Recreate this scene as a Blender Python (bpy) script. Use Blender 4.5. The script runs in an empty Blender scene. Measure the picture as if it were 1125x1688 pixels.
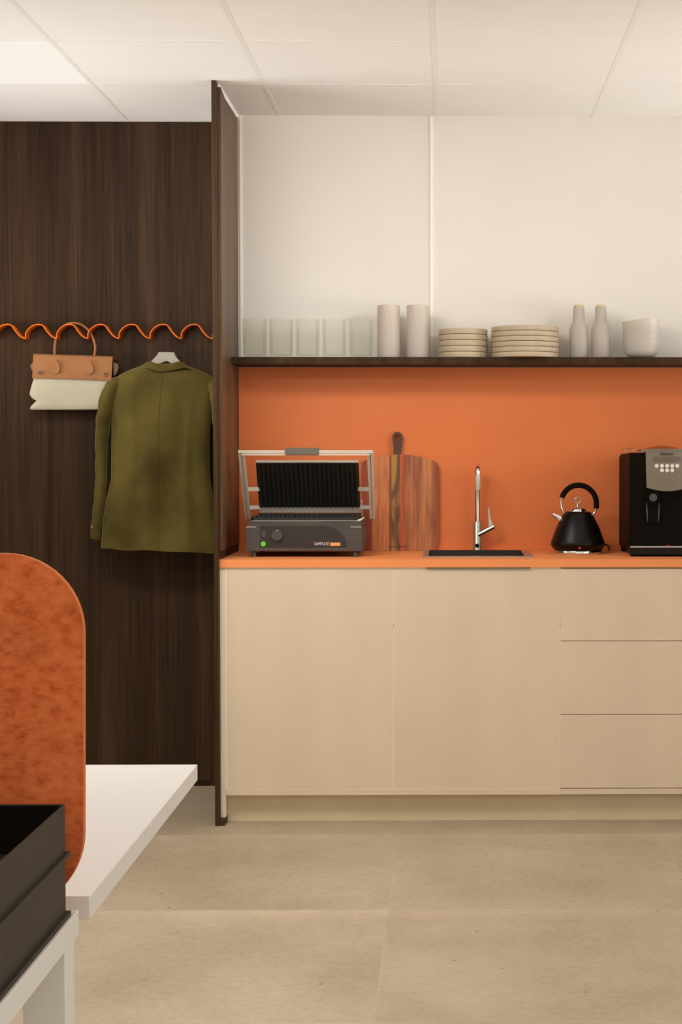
import bpy, bmesh, math, random
from mathutils import Vector, Matrix
random.seed(4)
sc = bpy.context.scene
C = bpy.context.collection

# ---------------------------------------------------------------- camera
F = 2733.0
PSI = math.radians(0.8); PIT = math.radians(1.95)
CX = 741 + F*math.tan(PSI); CY = 844.0
H = 1.2935
fw = Vector((math.sin(PSI)*math.cos(PIT), math.cos(PSI)*math.cos(PIT), -math.sin(PIT)))
rt = Vector((math.cos(PSI), -math.sin(PSI), 0)); up = rt.cross(fw)
cd = bpy.data.cameras.new('camera'); cam = bpy.data.objects.new('camera', cd); C.objects.link(cam)
cam.location = (0, 0, H)
cam.rotation_euler = (math.pi/2-PIT, 0, -PSI)
cd.sensor_fit = 'HORIZONTAL'; cd.sensor_width = 36; cd.lens = 36*F/1125
cd.shift_x = (562.5-CX)/1125; cd.shift_y = 0; cd.clip_start = 0.05; cd.clip_end = 60
sc.camera = cam

def at(px, py, Y):
    r = fw*F + rt*(px-CX) - up*(py-CY)
    t = Y/r.y
    return Vector((r.x*t, Y, H+r.z*t))
def atz(px, py, z):
    r = fw*F + rt*(px-CX) - up*(py-CY)
    t = (z-H)/r.z
    return Vector((r.x*t, r.y*t, z))
def S(Y): return Y/F

# ---------------------------------------------------------------- colours / materials
def lin(c):
    c = c/255.0
    return c/12.92 if c <= 0.04045 else ((c+0.055)/1.055)**2.4
def rgb(r, g, b): return (lin(r), lin(g), lin(b), 1)
def newmat(name):
    m = bpy.data.materials.new(name); m.use_nodes = True
    nt = m.node_tree; b = nt.nodes['Principled BSDF']
    return m, nt, b
def plain(name, col, rough=0.5, metal=0.0, spec=0.5, coat=0):
    m, nt, b = newmat(name)
    b.inputs['Base Color'].default_value = col
    b.inputs['Roughness'].default_value = rough
    b.inputs['Metallic'].default_value = metal
    b.inputs['Specular IOR Level'].default_value = spec
    b.inputs['Coat Weight'].default_value = coat
    n = nt.nodes.new('ShaderNodeTexNoise'); n.inputs['Scale'].default_value = 60
    tc = nt.nodes.new('ShaderNodeTexCoord'); nt.links.new(tc.outputs['Object'], n.inputs['Vector'])
    mr = nt.nodes.new('ShaderNodeMapRange'); mr.inputs['To Min'].default_value = max(0, rough-.04); mr.inputs['To Max'].default_value = min(1, rough+.04)
    nt.links.new(n.outputs['Fac'], mr.inputs['Value']); nt.links.new(mr.outputs['Result'], b.inputs['Roughness'])
    return m
def N(nt, t, **kw):
    n = nt.nodes.new(t)
    for k, v in kw.items():
        if k in n.inputs: n.inputs[k].default_value = v
        else: setattr(n, k, v)
    return n
def coords(nt, scale=(1, 1, 1), kind='Object'):
    tc = nt.nodes.new('ShaderNodeTexCoord'); mp = nt.nodes.new('ShaderNodeMapping')
    mp.inputs['Scale'].default_value = scale
    nt.links.new(tc.outputs[kind], mp.inputs['Vector']); return mp.outputs['Vector']
def ramp(nt, fac, stops, interp='LINEAR'):
    r = nt.nodes.new('ShaderNodeValToRGB'); r.color_ramp.interpolation = interp
    e = r.color_ramp.elements
    while len(e) < len(stops): e.new(0.5)
    for i, (p, c) in enumerate(stops): e[i].position = p; e[i].color = c
    nt.links.new(fac, r.inputs['Fac']); return r.outputs['Color']
def bump(nt, b, h, strength=.2, dist=.002):
    n = nt.nodes.new('ShaderNodeBump'); n.inputs['Strength'].default_value = strength; n.inputs['Distance'].default_value = dist
    nt.links.new(h, n.inputs['Height']); nt.links.new(n.outputs['Normal'], b.inputs['Normal'])
def mixc(nt, f, a, b, mode='MIX'):
    m = nt.nodes.new('ShaderNodeMix'); m.data_type = 'RGBA'; m.blend_type = mode
    for s, v in ((0, f), (6, a), (7, b)):
        if hasattr(v, 'is_output'): nt.links.new(v, m.inputs[s])
        else: m.inputs[s].default_value = v
    return m.outputs[2]
def mottled(name, c1, c2, scale, rough=.5, bs=0, stretch=(1, 1, 1), spec=.5, detail=4, lo=.35, hi=.65):
    m, nt, b = newmat(name)
    v = coords(nt, stretch); n = N(nt, 'ShaderNodeTexNoise', Scale=scale, Detail=detail)
    nt.links.new(v, n.inputs['Vector'])
    nt.links.new(ramp(nt, n.outputs['Fac'], [(lo, c1), (hi, c2)]), b.inputs['Base Color'])
    b.inputs['Roughness'].default_value = rough; b.inputs['Specular IOR Level'].default_value = spec
    if bs: bump(nt, b, n.outputs['Fac'], bs)
    return m

def wood_dark(name, rough=.5, spec=.1, k=1.0):
    m, nt, b = newmat(name)
    v = coords(nt, (1, 1, .045), 'Object')
    n1 = N(nt, 'ShaderNodeTexNoise', Scale=11, Detail=6, Distortion=.8); nt.links.new(v, n1.inputs['Vector'])
    v2 = coords(nt, (1, 1, .02), 'Object')
    n2 = N(nt, 'ShaderNodeTexNoise', Scale=130, Detail=3); nt.links.new(v2, n2.inputs['Vector'])
    a = ramp(nt, n1.outputs['Fac'], [(.28, (0.030*k, .0155*k, .0072*k, 1)), (.5, (.052*k, .0275*k, .0130*k, 1)), (.74, (.082*k, .044*k, .021*k, 1))])
    c = ramp(nt, n2.outputs['Fac'], [(.3, (.62, .62, .62, 1)), (.65, (1.25, 1.25, 1.25, 1))])
    nt.links.new(mixc(nt, .8, a, c, 'MULTIPLY'), b.inputs['Base Color'])
    b.inputs['Roughness'].default_value = rough; b.inputs['Specular IOR Level'].default_value = spec
    bump(nt, b, n2.outputs['Fac'], .12, .0006)
    return m

M = {}
M['ceiling'] = mottled('ceiling_white', (.88, .865, .83, 1), (.90, .885, .85, 1), 3, .9)
M['grid'] = plain('grid_white', (.86, .845, .80, 1), .6)
M['wall'] = mottled('wall_panel', (.785, .74, .675, 1), (.81, .765, .70, 1), 2.5, .55)
M['trimw'] = plain('trim_cream', (.93, .91, .84, 1), .4)
M['paint'] = mottled('paint_warm', (.78, .74, .68, 1), (.80, .76, .70, 1), 2, .8)
M['wood'] = wood_dark('dark_walnut', k=.86)
M['wood_lit'] = wood_dark('dark_walnut_lit', .45, .3, 2.0)  # brighter, glossier copy of the dark wood; light on the divider's face painted in
M['orange'] = mottled('orange_laminate', (.74, .185, .045, 1), (.77, .20, .050, 1), 3, .5, spec=.4)
M['orange_top'] = mottled('orange_worktop', (.85, .295, .105, 1), (.88, .31, .115, 1), 3, .5, spec=.06)
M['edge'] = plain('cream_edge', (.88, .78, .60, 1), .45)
M['beige'] = mottled('beige_laminate', (.675, .545, .395, 1), (.72, .585, .425, 1), 5, .5, .03, (1, 1, .35))
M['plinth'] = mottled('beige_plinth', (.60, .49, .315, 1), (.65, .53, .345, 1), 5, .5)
M['white'] = plain('white_desk', (.81, .785, .745, 1), .5, spec=.3)
M['blk'] = plain('black_satin', (.007, .005, .0035, 1), .5, spec=.04)
M['blkgloss'] = plain('black_gloss', (.005, .004, .003, 1), .32, spec=.2)
M['tray'] = plain('dark_grey_metal', (.046, .036, .026, 1), .55, spec=.25)
M['chrome'] = plain('chrome', (.75, .72, .68, 1), .15, 1)
M['steel'] = plain('brushed_steel', (.46, .42, .37, 1), .33, .8)
M['alu'] = plain('aluminium', (.60, .55, .45, 1), .45, .15)
M['grill_body'] = mottled('grill_grey', (.052, .046, .040, 1), (.075, .066, .057, 1), 6, .42, 0, (1, 1, 14))
M['grill_panel'] = plain('grill_panel', (.026, .022, .018, 1), .4)
M['castiron'] = plain('cast_iron', (.011, .010, .008, 1), .55)
M['gripm'] = plain('grey_grip', (.14, .12, .088, 1), .5)
M['dgrey'] = plain('dark_plastic', (.06, .055, .047, 1), .5)
M['plate'] = mottled('stoneware', (.44, .345, .225, 1), (.49, .39, .26, 1), 30, .5)
M['bottle'] = plain('grey_ceramic', (.46, .41, .35, 1), .55)
M['brass'] = plain('pale_brass', (.62, .44, .2, 1), .35, .6)
M['rail'] = plain('orange_enamel', (.92, .20, .010, 1), .5, spec=.25)
M['leather'] = mottled('tan_leather', (.35, .150, .058, 1), (.40, .175, .070, 1), 14, .6, .1, spec=.2)
M['leather_dark'] = mottled('tan_leather_dark', (.22, .11, .05, 1), (.30, .15, .07, 1), 14, .5, .1)
M['canvas'] = mottled('cream_canvas', (.50, .455, .34, 1), (.55, .50, .375, 1), 10, .8, .1)
M['hanger'] = plain('grey_hanger', (.42, .38, .31, 1), .5)
M['silver'] = plain('silver_plastic', (.20, .165, .12, 1), .45, .2)
M['display'] = plain('grey_display', (.14, .11, .078, 1), .4)
M['button'] = plain('white_button', (.85, .80, .72, 1), .4)
M['ink'] = plain('black_print', (.01, .008, .006, 1), .6)
M['whiteink'] = plain('white_print', (.75, .72, .68, 1), .6)
M['label'] = plain('orange_label', (.75, .28, .03, 1), .5)
M['amber'] = plain('amber_hopper', (.33, .075, .02, 1), .25)
M['basin'] = plain('basin_dark', (.022, .014, .009, 1), .5)
M['thread'] = plain('olive_seam', (.13, .10, .035, 1), .9)
def emis(name, col, st):
    m, nt, b = newmat(name)
    b.inputs['Base Color'].default_value = (.05, .05, .05, 1)
    b.inputs['Emission Color'].default_value = col; b.inputs['Emission Strength'].default_value = st
    return m
M['green'] = emis('green_lamp', (.10, .55, .02, 1), .45); M['green'].node_tree.nodes['Principled BSDF'].inputs['Base Color'].default_value = (.08, .4, .02, 1)
M['red'] = emis('red_lamp', (1, .02, .06, 1), .5); M['red'].node_tree.nodes['Principled BSDF'].inputs['Base Color'].default_value = (.4, .01, .02, 1)

def felt():
    m, nt, b = newmat('orange_felt')
    v = coords(nt, (1, 1, 1.6)); n = N(nt, 'ShaderNodeTexNoise', Scale=70, Detail=4, Roughness=.55, Distortion=.1)
    nt.links.new(v, n.inputs['Vector'])
    v2 = coords(nt, (1, 1, 1)); n2 = N(nt, 'ShaderNodeTexNoise', Scale=9, Detail=2); nt.links.new(v2, n2.inputs['Vector'])
    a = ramp(nt, n.outputs['Fac'], [(.28, (.47, .093, .026, 1)), (.46, (.63, .145, .043, 1)), (.72, (.71, .195, .065, 1))])
    c = ramp(nt, n2.outputs['Fac'], [(.3, (.88, .88, .88, 1)), (.7, (1.08, 1.08, 1.08, 1))])
    nt.links.new(mixc(nt, 1.0, a, c, 'MULTIPLY'), b.inputs['Base Color'])
    b.inputs['Roughness'].default_value = .95; b.inputs['Specular IOR Level'].default_value = .1
    bump(nt, b, n.outputs['Fac'], .4, .002); return m
M['felt'] = felt()
M['felt_edge'] = plain('orange_felt_edge', (.68, .21, .075, 1), .9, spec=.1)

def olive():
    m, nt, b = newmat('olive_corduroy')
    v = coords(nt, (1, 1, .8)); n = N(nt, 'ShaderNodeTexNoise', Scale=5.5, Detail=5, Roughness=.5); nt.links.new(v, n.inputs['Vector'])
    w = N(nt, 'ShaderNodeTexNoise', Scale=500, Detail=1); nt.links.new(coords(nt, (1, 1, .03)), w.inputs['Vector'])
    a = ramp(nt, n.outputs['Fac'], [(.32, (.060, .043, .011, 1)), (.5, (.100, .077, .019, 1)), (.68, (.140, .108, .028, 1))])
    nt.links.new(a, b.inputs['Base Color'])
    b.inputs['Roughness'].default_value = .9; b.inputs['Specular IOR Level'].default_value = .1
    b.inputs['Sheen Weight'].default_value = .45; b.inputs['Sheen Roughness'].default_value = .4
    b.inputs['Sheen Tint'].default_value = (.55, .5, .2, 1)
    bump(nt, b, w.outputs['Fac'], .2, .001); return m
M['olive'] = olive()

def glassy(name, tint, alpha, rough=.05):
    m, nt, b = newmat(name)
    nt.nodes.remove(b); out = nt.nodes['Material Output']
    t = N(nt, 'ShaderNodeBsdfTransparent'); t.inputs['Color'].default_value = tint
    g = N(nt, 'ShaderNodeBsdfGlossy'); g.inputs['Roughness'].default_value = rough; g.inputs['Color'].default_value = (.9, .92, .88, 1)
    d = N(nt, 'ShaderNodeBsdfDiffuse'); d.inputs['Color'].default_value = (.72, .74, .66, 1)
    fr = N(nt, 'ShaderNodeLayerWeight'); fr.inputs['Blend'].default_value = .25
    m1 = N(nt, 'ShaderNodeMixShader'); m1.inputs[0].default_value = alpha
    nt.links.new(t.outputs[0], m1.inputs[1]); nt.links.new(d.outputs[0], m1.inputs[2])
    m2 = N(nt, 'ShaderNodeMixShader')
    mr = N(nt, 'ShaderNodeMath', operation='MULTIPLY'); mr.inputs[1].default_value = .12
    nt.links.new(fr.outputs['Fresnel'], mr.inputs[0]); nt.links.new(mr.outputs[0], m2.inputs[0])
    nt.links.new(m1.outputs[0], m2.inputs[1]); nt.links.new(g.outputs[0], m2.inputs[2])
    nt.links.new(m2.outputs[0], out.inputs['Surface']); return m
M['glass'] = glassy('clear_glass', (.988, .99, .972, 1), .022)
def frosted(name, col, tr):
    m, nt, b = newmat(name)
    b.inputs['Base Color'].default_value = col; b.inputs['Roughness'].default_value = .35
    out = nt.nodes['Material Output']
    t = N(nt, 'ShaderNodeBsdfTransparent'); t.inputs['Color'].default_value = (.96, .95, .93, 1)
    tl = N(nt, 'ShaderNodeBsdfTranslucent'); tl.inputs['Color'].default_value = col
    m1 = N(nt, 'ShaderNodeMixShader'); m1.inputs[0].default_value = .35
    nt.links.new(b.outputs[0], m1.inputs[1]); nt.links.new(tl.outputs[0], m1.inputs[2])
    m2 = N(nt, 'ShaderNodeMixShader'); m2.inputs[0].default_value = tr
    nt.links.new(m1.outputs[0], m2.inputs[1]); nt.links.new(t.outputs[0], m2.inputs[2])
    nt.links.new(m2.outputs[0], out.inputs['Surface']); return m
M['frost'] = frosted('frosted_glass', (.80, .73, .65, 1), .15)
M['frostbowl'] = frosted('frosted_bowl_glass', (.80, .745, .67, 1), .18)

def floor_mat():
    m, nt, b = newmat('stone_tiles')
    v = coords(nt, (1, 1, 1))
    sep = N(nt, 'ShaderNodeSeparateXYZ'); nt.links.new(v, sep.inputs[0])
    def cell(out, off, size):
        a = N(nt, 'ShaderNodeMath', operation='SUBTRACT'); a.inputs[1].default_value = off; nt.links.new(out, a.inputs[0])
        d = N(nt, 'ShaderNodeMath', operation='DIVIDE'); d.inputs[1].default_value = size; nt.links.new(a.outputs[0], d.inputs[0])
        f = N(nt, 'ShaderNodeMath', operation='FLOOR'); nt.links.new(d.outputs[0], f.inputs[0])
        r = N(nt, 'ShaderNodeMath', operation='FRACT'); nt.links.new(d.outputs[0], r.inputs[0])
        return f.outputs[0], r.outputs[0]
    fx, rx = cell(sep.outputs[0], -.175-.891*4, .891)
    fy, ry = cell(sep.outputs[1], 5.626-.94*9, .94)
    cm = N(nt, 'ShaderNodeCombineXYZ'); nt.links.new(fx, cm.inputs[0]); nt.links.new(fy, cm.inputs[1])
    wn = N(nt, 'ShaderNodeTexWhiteNoise', noise_dimensions='3D'); nt.links.new(cm.outputs[0], wn.inputs['Vector'])
    # clouds, each tile from its own place of the noise
    sc_ = N(nt, 'ShaderNodeVectorMath', operation='SCALE'); sc_.inputs['Scale'].default_value = 20
    nt.links.new(wn.outputs['Color'], sc_.inputs[0])
    ad = N(nt, 'ShaderNodeVectorMath', operation='ADD'); nt.links.new(v, ad.inputs[0]); nt.links.new(sc_.outputs[0], ad.inputs[1])
    n1 = N(nt, 'ShaderNodeTexNoise', Scale=2.2, Detail=7, Roughness=.62); nt.links.new(ad.outputs[0], n1.inputs['Vector'])
    base = ramp(nt, n1.outputs['Fac'], [(.30, (.365, .285, .192, 1)), (.52, (.430, .343, .240, 1)), (.72, (.495, .403, .290, 1))])
    # dark pits and pale specks
    n2 = N(nt, 'ShaderNodeTexVoronoi', Scale=9); nt.links.new(ad.outputs[0], n2.inputs['Vector'])
    n3 = N(nt, 'ShaderNodeTexNoise', Scale=55, Detail=3); nt.links.new(ad.outputs[0], n3.inputs['Vector'])
    pit = ramp(nt, n2.outputs['Distance'], [(.035, (.45, .38, .32, 1)), (.06, (1, 1, 1, 1))])
    c = mixc(nt, .8, base, pit, 'MULTIPLY')
    spk = ramp(nt, n3.outputs['Fac'], [(.3, (.9, .9, .9, 1)), (.6, (1.05, 1.05, 1.05, 1))])
    c = mixc(nt, .8, c, spk, 'MULTIPLY')
    # pale band that runs along the far edge of every tile (printed in the stone pattern)
    band = ramp(nt, ry, [(0, (1.0, 1.0, 1.0, 1)), (.88, (1, 1, 1, 1)), (.97, (1.12, 1.12, 1.12, 1)), (1, (1.12, 1.12, 1.12, 1))])
    c = mixc(nt, .8, c, band, 'MULTIPLY')
    j1 = ramp(nt, rx, [(0, (1.08, 1.08, 1.06, 1)), (.003, (1.08, 1.08, 1.06, 1)), (.006, (1, 1, 1, 1))])
    j2 = ramp(nt, ry, [(0, (1.06, 1.06, 1.04, 1)), (.003, (1.06, 1.06, 1.04, 1)), (.006, (1, 1, 1, 1))])
    c = mixc(nt, 1, c, j1, 'MULTIPLY'); c = mixc(nt, 1, c, j2, 'MULTIPLY')
    val = ramp(nt, wn.outputs['Value'], [(0, (.95, .95, .95, 1)), (1, (1.04, 1.04, 1.04, 1))])
    c = mixc(nt, 1, c, val, 'MULTIPLY')
    nt.links.new(c, b.inputs['Base Color'])
    b.inputs['Roughness'].default_value = .5; b.inputs['Specular IOR Level'].default_value = .35
    bump(nt, b, n3.outputs['Fac'], .05, .001)
    return m
M['floor'] = floor_mat()

# ---------------------------------------------------------------- mesh helpers
WL = {}
def finish(bm, sharp=35):
    bmesh.ops.remove_doubles(bm, verts=bm.verts, dist=1e-6)
    bmesh.ops.recalc_face_normals(bm, faces=bm.faces)
    for f in bm.faces: f.smooth = True
    for e in bm.edges:
        if len(e.link_faces) == 2:
            e.smooth = e.calc_face_angle(0) < math.radians(sharp)
def mk(name, bm, mat, parent=None, label=None, cat=None, group=None, kind=None, loc=None, sharp=35, fin=True):
    if fin: finish(bm, sharp)
    if parent is not None: org = WL[parent.name]
    elif loc is not None: org = Vector(loc)
    else:
        xs = [v.co for v in bm.verts]
        org = Vector(((min(v.x for v in xs)+max(v.x for v in xs))/2, (min(v.y for v in xs)+max(v.y for v in xs))/2, min(v.z for v in xs)))
    bmesh.ops.translate(bm, verts=bm.verts, vec=-org)
    me = bpy.data.meshes.new(name); bm.to_mesh(me); bm.free()
    me.materials.append(M[mat] if isinstance(mat, str) else mat)
    o = bpy.data.objects.new(name, me); C.objects.link(o)
    if parent is not None: o.parent = parent
    else: o.location = org
    WL[o.name] = org.copy()
    if label: o['label'] = label
    if cat: o['category'] = cat
    if group: o['group'] = group
    if kind: o['kind'] = kind
    return o
def thing(name, label, cat, loc, group=None):
    o = bpy.data.objects.new(name, None); C.objects.link(o); o.location = loc; o.empty_display_size = .05
    o['label'] = label; o['category'] = cat
    if group: o['group'] = group
    WL[o.name] = Vector(loc); return o
def clone(root, loc, label):
    r = root.copy(); C.objects.link(r); r.location = loc; r['label'] = label; WL[r.name] = Vector(loc)
    for ch in root.children:
        c = ch.copy(); C.objects.link(c); c.parent = r; WL[c.name] = Vector(loc)
        for g in ch.children:
            d = g.copy(); C.objects.link(d); d.parent = c
    return r
def nb(): return bmesh.new()
def box(bm, x0, x1, y0, y1, z0, z1, bev=0, seg=2):
    r = bmesh.ops.create_cube(bm, size=1)
    vs = r['verts']
    for v in vs:
        v.co = Vector((x0+(v.co.x+.5)*(x1-x0), y0+(v.co.y+.5)*(y1-y0), z0+(v.co.z+.5)*(z1-z0)))
    if bev:
        es = list({e for v in vs for e in v.link_edges})
        bmesh.ops.bevel(bm, geom=es, offset=bev, segments=seg, affect='EDGES', clamp_overlap=True)
    return bm
def bx(*a, **k): return box(nb(), *a, **k)
def prism(bm, pts, Y0, Y1, bev=0, seg=2):
    """pts = [(x,z)] polygon, extruded from Y0 to Y1"""
    a = [bm.verts.new((x, Y0, z)) for x, z in pts]; b = [bm.verts.new((x, Y1, z)) for x, z in pts]
    n = len(pts); fs = [bm.faces.new(a), bm.faces.new(b[::-1])]
    for i in range(n):
        fs.append(bm.faces.new((a[i], b[i], b[(i+1) % n], a[(i+1) % n])))
    if bev:
        es = [e for e in fs[0].edges] + [e for e in fs[1].edges]
        bmesh.ops.bevel(bm, geom=es, offset=bev, segments=seg, affect='EDGES', clamp_overlap=True)
    return bm
def pprism(bm, pp, Y0, Y1, bev=0, seg=2, Yref=None):
    Yr = Y0 if Yref is None else Yref
    return prism(bm, [(at(x, y, Yr).x, at(x, y, Yr).z) for x, y in pp], Y0, Y1, bev, seg)
def lathe(bm, prof, cx, cy, segs=40, tilt=None):
    rings = []
    for r, z in prof:
        if r < 1e-6: rings.append([bm.verts.new((cx, cy, z))])
        else: rings.append([bm.verts.new((cx+r*math.cos(2*math.pi*i/segs), cy+r*math.sin(2*math.pi*i/segs), z)) for i in range(segs)])
    for a, b in zip(rings, rings[1:]):
        for i in range(segs):
            j = (i+1) % segs
            if len(a) == 1 and len(b) == 1: continue
            if len(a) == 1: bm.faces.new((a[0], b[i], b[j]))
            elif len(b) == 1: bm.faces.new((a[i], a[j], b[0]))
            else: bm.faces.new((a[i], a[j], b[j], b[i]))
    return bm
def tube(bm, pts, rad, segs=12, ry=None, caps=True, closed=False):
    pts = [Vector(p) for p in pts]; n = len(pts)
    rad = rad if isinstance(rad, (list, tuple)) else [rad]*n
    rings = []; ref = None
    for i, p in enumerate(pts):
        a = pts[i-1] if (i > 0 or closed) else p
        c = pts[(i+1) % n] if (i < n-1 or closed) else p
        t = (c-a).normalized()
        if ref is None:
            ref = Vector((0, 1, 0)) if abs(t.y) < .9 else Vector((1, 0, 0))
        u = (ref - t*ref.dot(t)).normalized(); ref = u
        w = t.cross(u)
        ru = rad[i] if ry is None else (ry[i] if isinstance(ry, (list, tuple)) else ry)
        rings.append([bm.verts.new(p + u*(ru*math.cos(2*math.pi*k/segs)) + w*(rad[i]*math.sin(2*math.pi*k/segs))) for k in range(segs)])
    rng = range(n) if closed else range(n-1)
    for i in rng:
        a, b = rings[i], rings[(i+1) % n]
        for k in range(segs):
            bm.faces.new((a[k], a[(k+1) % segs], b[(k+1) % segs], b[k]))
    if caps and not closed:
        bm.faces.new(rings[0][::-1]); bm.faces.new(rings[-1])
    return bm
def smoothpath(pts, k=4):
    """Catmull-Rom through tuples"""
    out = []; P = [Vector(p) for p in pts]; n = len(P)
    for i in range(n-1):
        p0 = P[max(i-1, 0)]; p1 = P[i]; p2 = P[i+1]; p3 = P[min(i+2, n-1)]
        for j in range(k):
            t = j/k
            out.append(.5*((2*p1)+(p2-p0)*t+(2*p0-5*p1+4*p2-p3)*t*t+(3*p1-p0-3*p2+p3)*t*t*t))
    out.append(P[-1]); return out
def disc(bm, cx, y0, y1, cz, r, segs=28, rx=None):
    rx = rx or r
    return prism(bm, [(cx+rx*math.cos(2*math.pi*i/segs), cz+r*math.sin(2*math.pi*i/segs)) for i in range(segs)], y0, y1)
def text(body, x0, x1, z0, Y, thick=.0004, height=None):
    cu = bpy.data.curves.new('t', 'FONT'); cu.body = body; cu.size = .1; cu.extrude = 0
    o = bpy.data.objects.new('t', cu); C.objects.link(o)
    dg = bpy.context.evaluated_depsgraph_get(); me = bpy.data.meshes.new_from_object(o.evaluated_get(dg))
    bm = nb(); bm.from_mesh(me); bpy.data.objects.remove(o); bpy.data.curves.remove(cu); bpy.data.meshes.remove(me)
    xs = [v.co.x for v in bm.verts]; ys = [v.co.y for v in bm.verts]
    sx = (x1-x0)/(max(xs)-min(xs)); sz = sx if height is None else height/(max(ys)-min(ys))
    mx, my = min(xs), min(ys)
    for v in bm.verts: v.co = Vector((x0+(v.co.x-mx)*sx, Y, z0+(v.co.y-my)*sz))
    r = bmesh.ops.extrude_face_region(bm, geom=list(bm.faces))
    for e in r['geom']:
        if isinstance(e, bmesh.types.BMVert): e.co.y -= thick
    return bm
def struct(name, bm, mat, parent=None): return mk(name, bm, mat, parent, kind='structure')

# ---------------------------------------------------------------- the room
YW = 6.35; YD = 6.476; ZC = 2.584; XL, XR, YB = -3.0, 3.3, -2.8
XP = -.803                    # inner face of the dark divider
struct('floor', bx(XL, XR, YB, 6.75, -.1, 0), 'floor').location
# floor coordinates: keep world coordinates for the tile pattern
fo = bpy.data.objects['floor']; me = fo.data
off = fo.location.copy()
for v in me.vertices: v.co += off
fo.location = (0, 0, 0)
ceil = struct('ceiling', bx(XL, XR, YB, 6.75, ZC, ZC+.1), 'ceiling')
g = nb()
gx = [-.645+.5965*i for i in range(-3, 7)]; gy = [5.826-.6*i for i in range(0, 14)]
for x in gx: box(g, x-.007, x+.007, YB+.01, YW if x > -.8 else YD, ZC-.0009, ZC+.002)
for y in gy: box(g, XL+.01, XR-.01, y-.006, y+.006, ZC-.0007, ZC+.002)
mk('ceiling_grid', g, 'grid', ceil)
struct('wall_back', bx(-.8225, XR, YW, YW+.12, 0, ZC), 'wall')
struct('wall_back_left', bx(XL, -.823, YD, YD+.12, .0, ZC-.001), 'wood')
struct('wall_left', bx(XL-.1, XL, YB, 6.75, 0, ZC), 'paint')
struct('wall_front', bx(XL, XR, YB-.1, YB, 0, ZC), 'paint')
# right wall with a long window opening
g = nb(); box(g, XR, XR+.1, YB, 6.75, 0, .8); box(g, XR, XR+.1, YB, 6.75, 2.35, ZC)
box(g, XR, XR+.1, YB, -1.2, .8, 2.35); box(g, XR, XR+.1, 5.2, 6.75, .8, 2.35)
struct('wall_right', g, 'paint')
g = nb()
for y in (-1.2, .4, 2.0, 3.6, 5.15): box(g, XR+.02, XR+.07, y, y+.05, .8, 2.35)
box(g, XR+.02, XR+.07, -1.2, 5.2, .8, .85); box(g, XR+.02, XR+.07, -1.2, 5.2, 2.3, 2.35)
struct('window_1', g, 'white')
# vertical trim strips of the upper wall panels
SH_T = at(700, 588.5, 6.13).z; 
xa = at(395.6, 400, YW).x; xb = at(399.0, 400, YW).x
struct('trim_1', bx(xa+.001, xb, YW-.004, YW, SH_T+.001, ZC-.0035), 'trimw')
xa = at(709.5, 400, YW).x; xb = at(714.5, 400, YW).x
struct('trim_2', bx(xa, xb, YW-.004, YW, SH_T+.001, ZC-.0035), 'trimw')
# baseboard recess line at the wood wall
struct('baseboard_left', bx(XL, -.823, YD-.006, YD, .0, .02), 'wood')

# dark divider between wardrobe wall and kitchen
dv = thing('divider_panel', 'tall dark wood divider panel reaching the ceiling left of the kitchen counter', 'panel', (-.815, 6.05, 0))
XD0 = at(351.3, 700, 5.76).x; YPO = 5.762
zt2 = ZC-.012
g = nb(); pts = [(XD0+.002, 5.8125), (-.7925, 5.8125), (XP-.0003, 6.0), (XP-.0003, YW-.0005), (XD0+.002, YW-.0005)]
a_ = [g.verts.new((x, y, .96)) for x, y in pts]; b2 = [g.verts.new((x, y, zt2)) for x, y in pts]
g.faces.new(a_); g.faces.new(b2)
for k in range(5): g.faces.new((a_[k], a_[(k+1) % 5], b2[(k+1) % 5], b2[k]))
mk('side_panel', g, 'wood_lit', dv)
mk('lower_panel', bx(XD0+.002, XP-.003, 5.812, YW-.0005, 0.0, .96), 'wood', dv)
ZT = at(500, 922.5, 5.79).z; ZU = at(500, 935.6, 5.79).z      # worktop top and underside
mk('front_post', bx(XD0, at(359.4, 800, 5.762).x, YPO, 5.812, 0.0, ZC-.0005), 'wood', dv)
xe0 = at(362.8, 1340, 5.80).x; xe1 = at(372.3, 1340, 5.80).x

# ---------------------------------------------------------------- base cabinets
z_dt = at(500, 938, 5.8).z; z_db = at(500, 1300, 5.8).z; z_rb = at(500, 1310.8, 5.8).z
XE = -.8025
zfb = at(368, 1350.5, 5.77).z
ep = thing('end_panel', 'narrow cream upright end panel with dark foot, between dark divider and first cupboard door', 'panel', ((XP+xe1)/2, 6.06, 0))
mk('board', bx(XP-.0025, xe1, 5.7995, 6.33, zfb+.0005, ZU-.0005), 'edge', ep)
mk('foot', bx(at(359.4, 800, 5.762).x+.0002, xe1+.0005, YPO+.002, 5.86, 0, zfb), 'wood', ep, label='dark wood foot block')
def xw(px, py=1120): return at(px, py, 5.8).x
xs_ = [xw(373.6), xw(648.8), xw(924.2)]; wdt = xs_[2]-xs_[1]; xs_.append(xs_[2]+wdt); xs_.append(xs_[3]+wdt)
labels = ['beige base cupboard with one plain door under the contact grill',
          'beige base cupboard with one plain door under the sink',
          'beige base unit with three plain drawers under the kettle',
          'beige base unit with one plain door beyond the drawers, under the coffee machine side']
names = ['base_cabinet', 'base_cabinet', 'drawer_cabinet']
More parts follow.
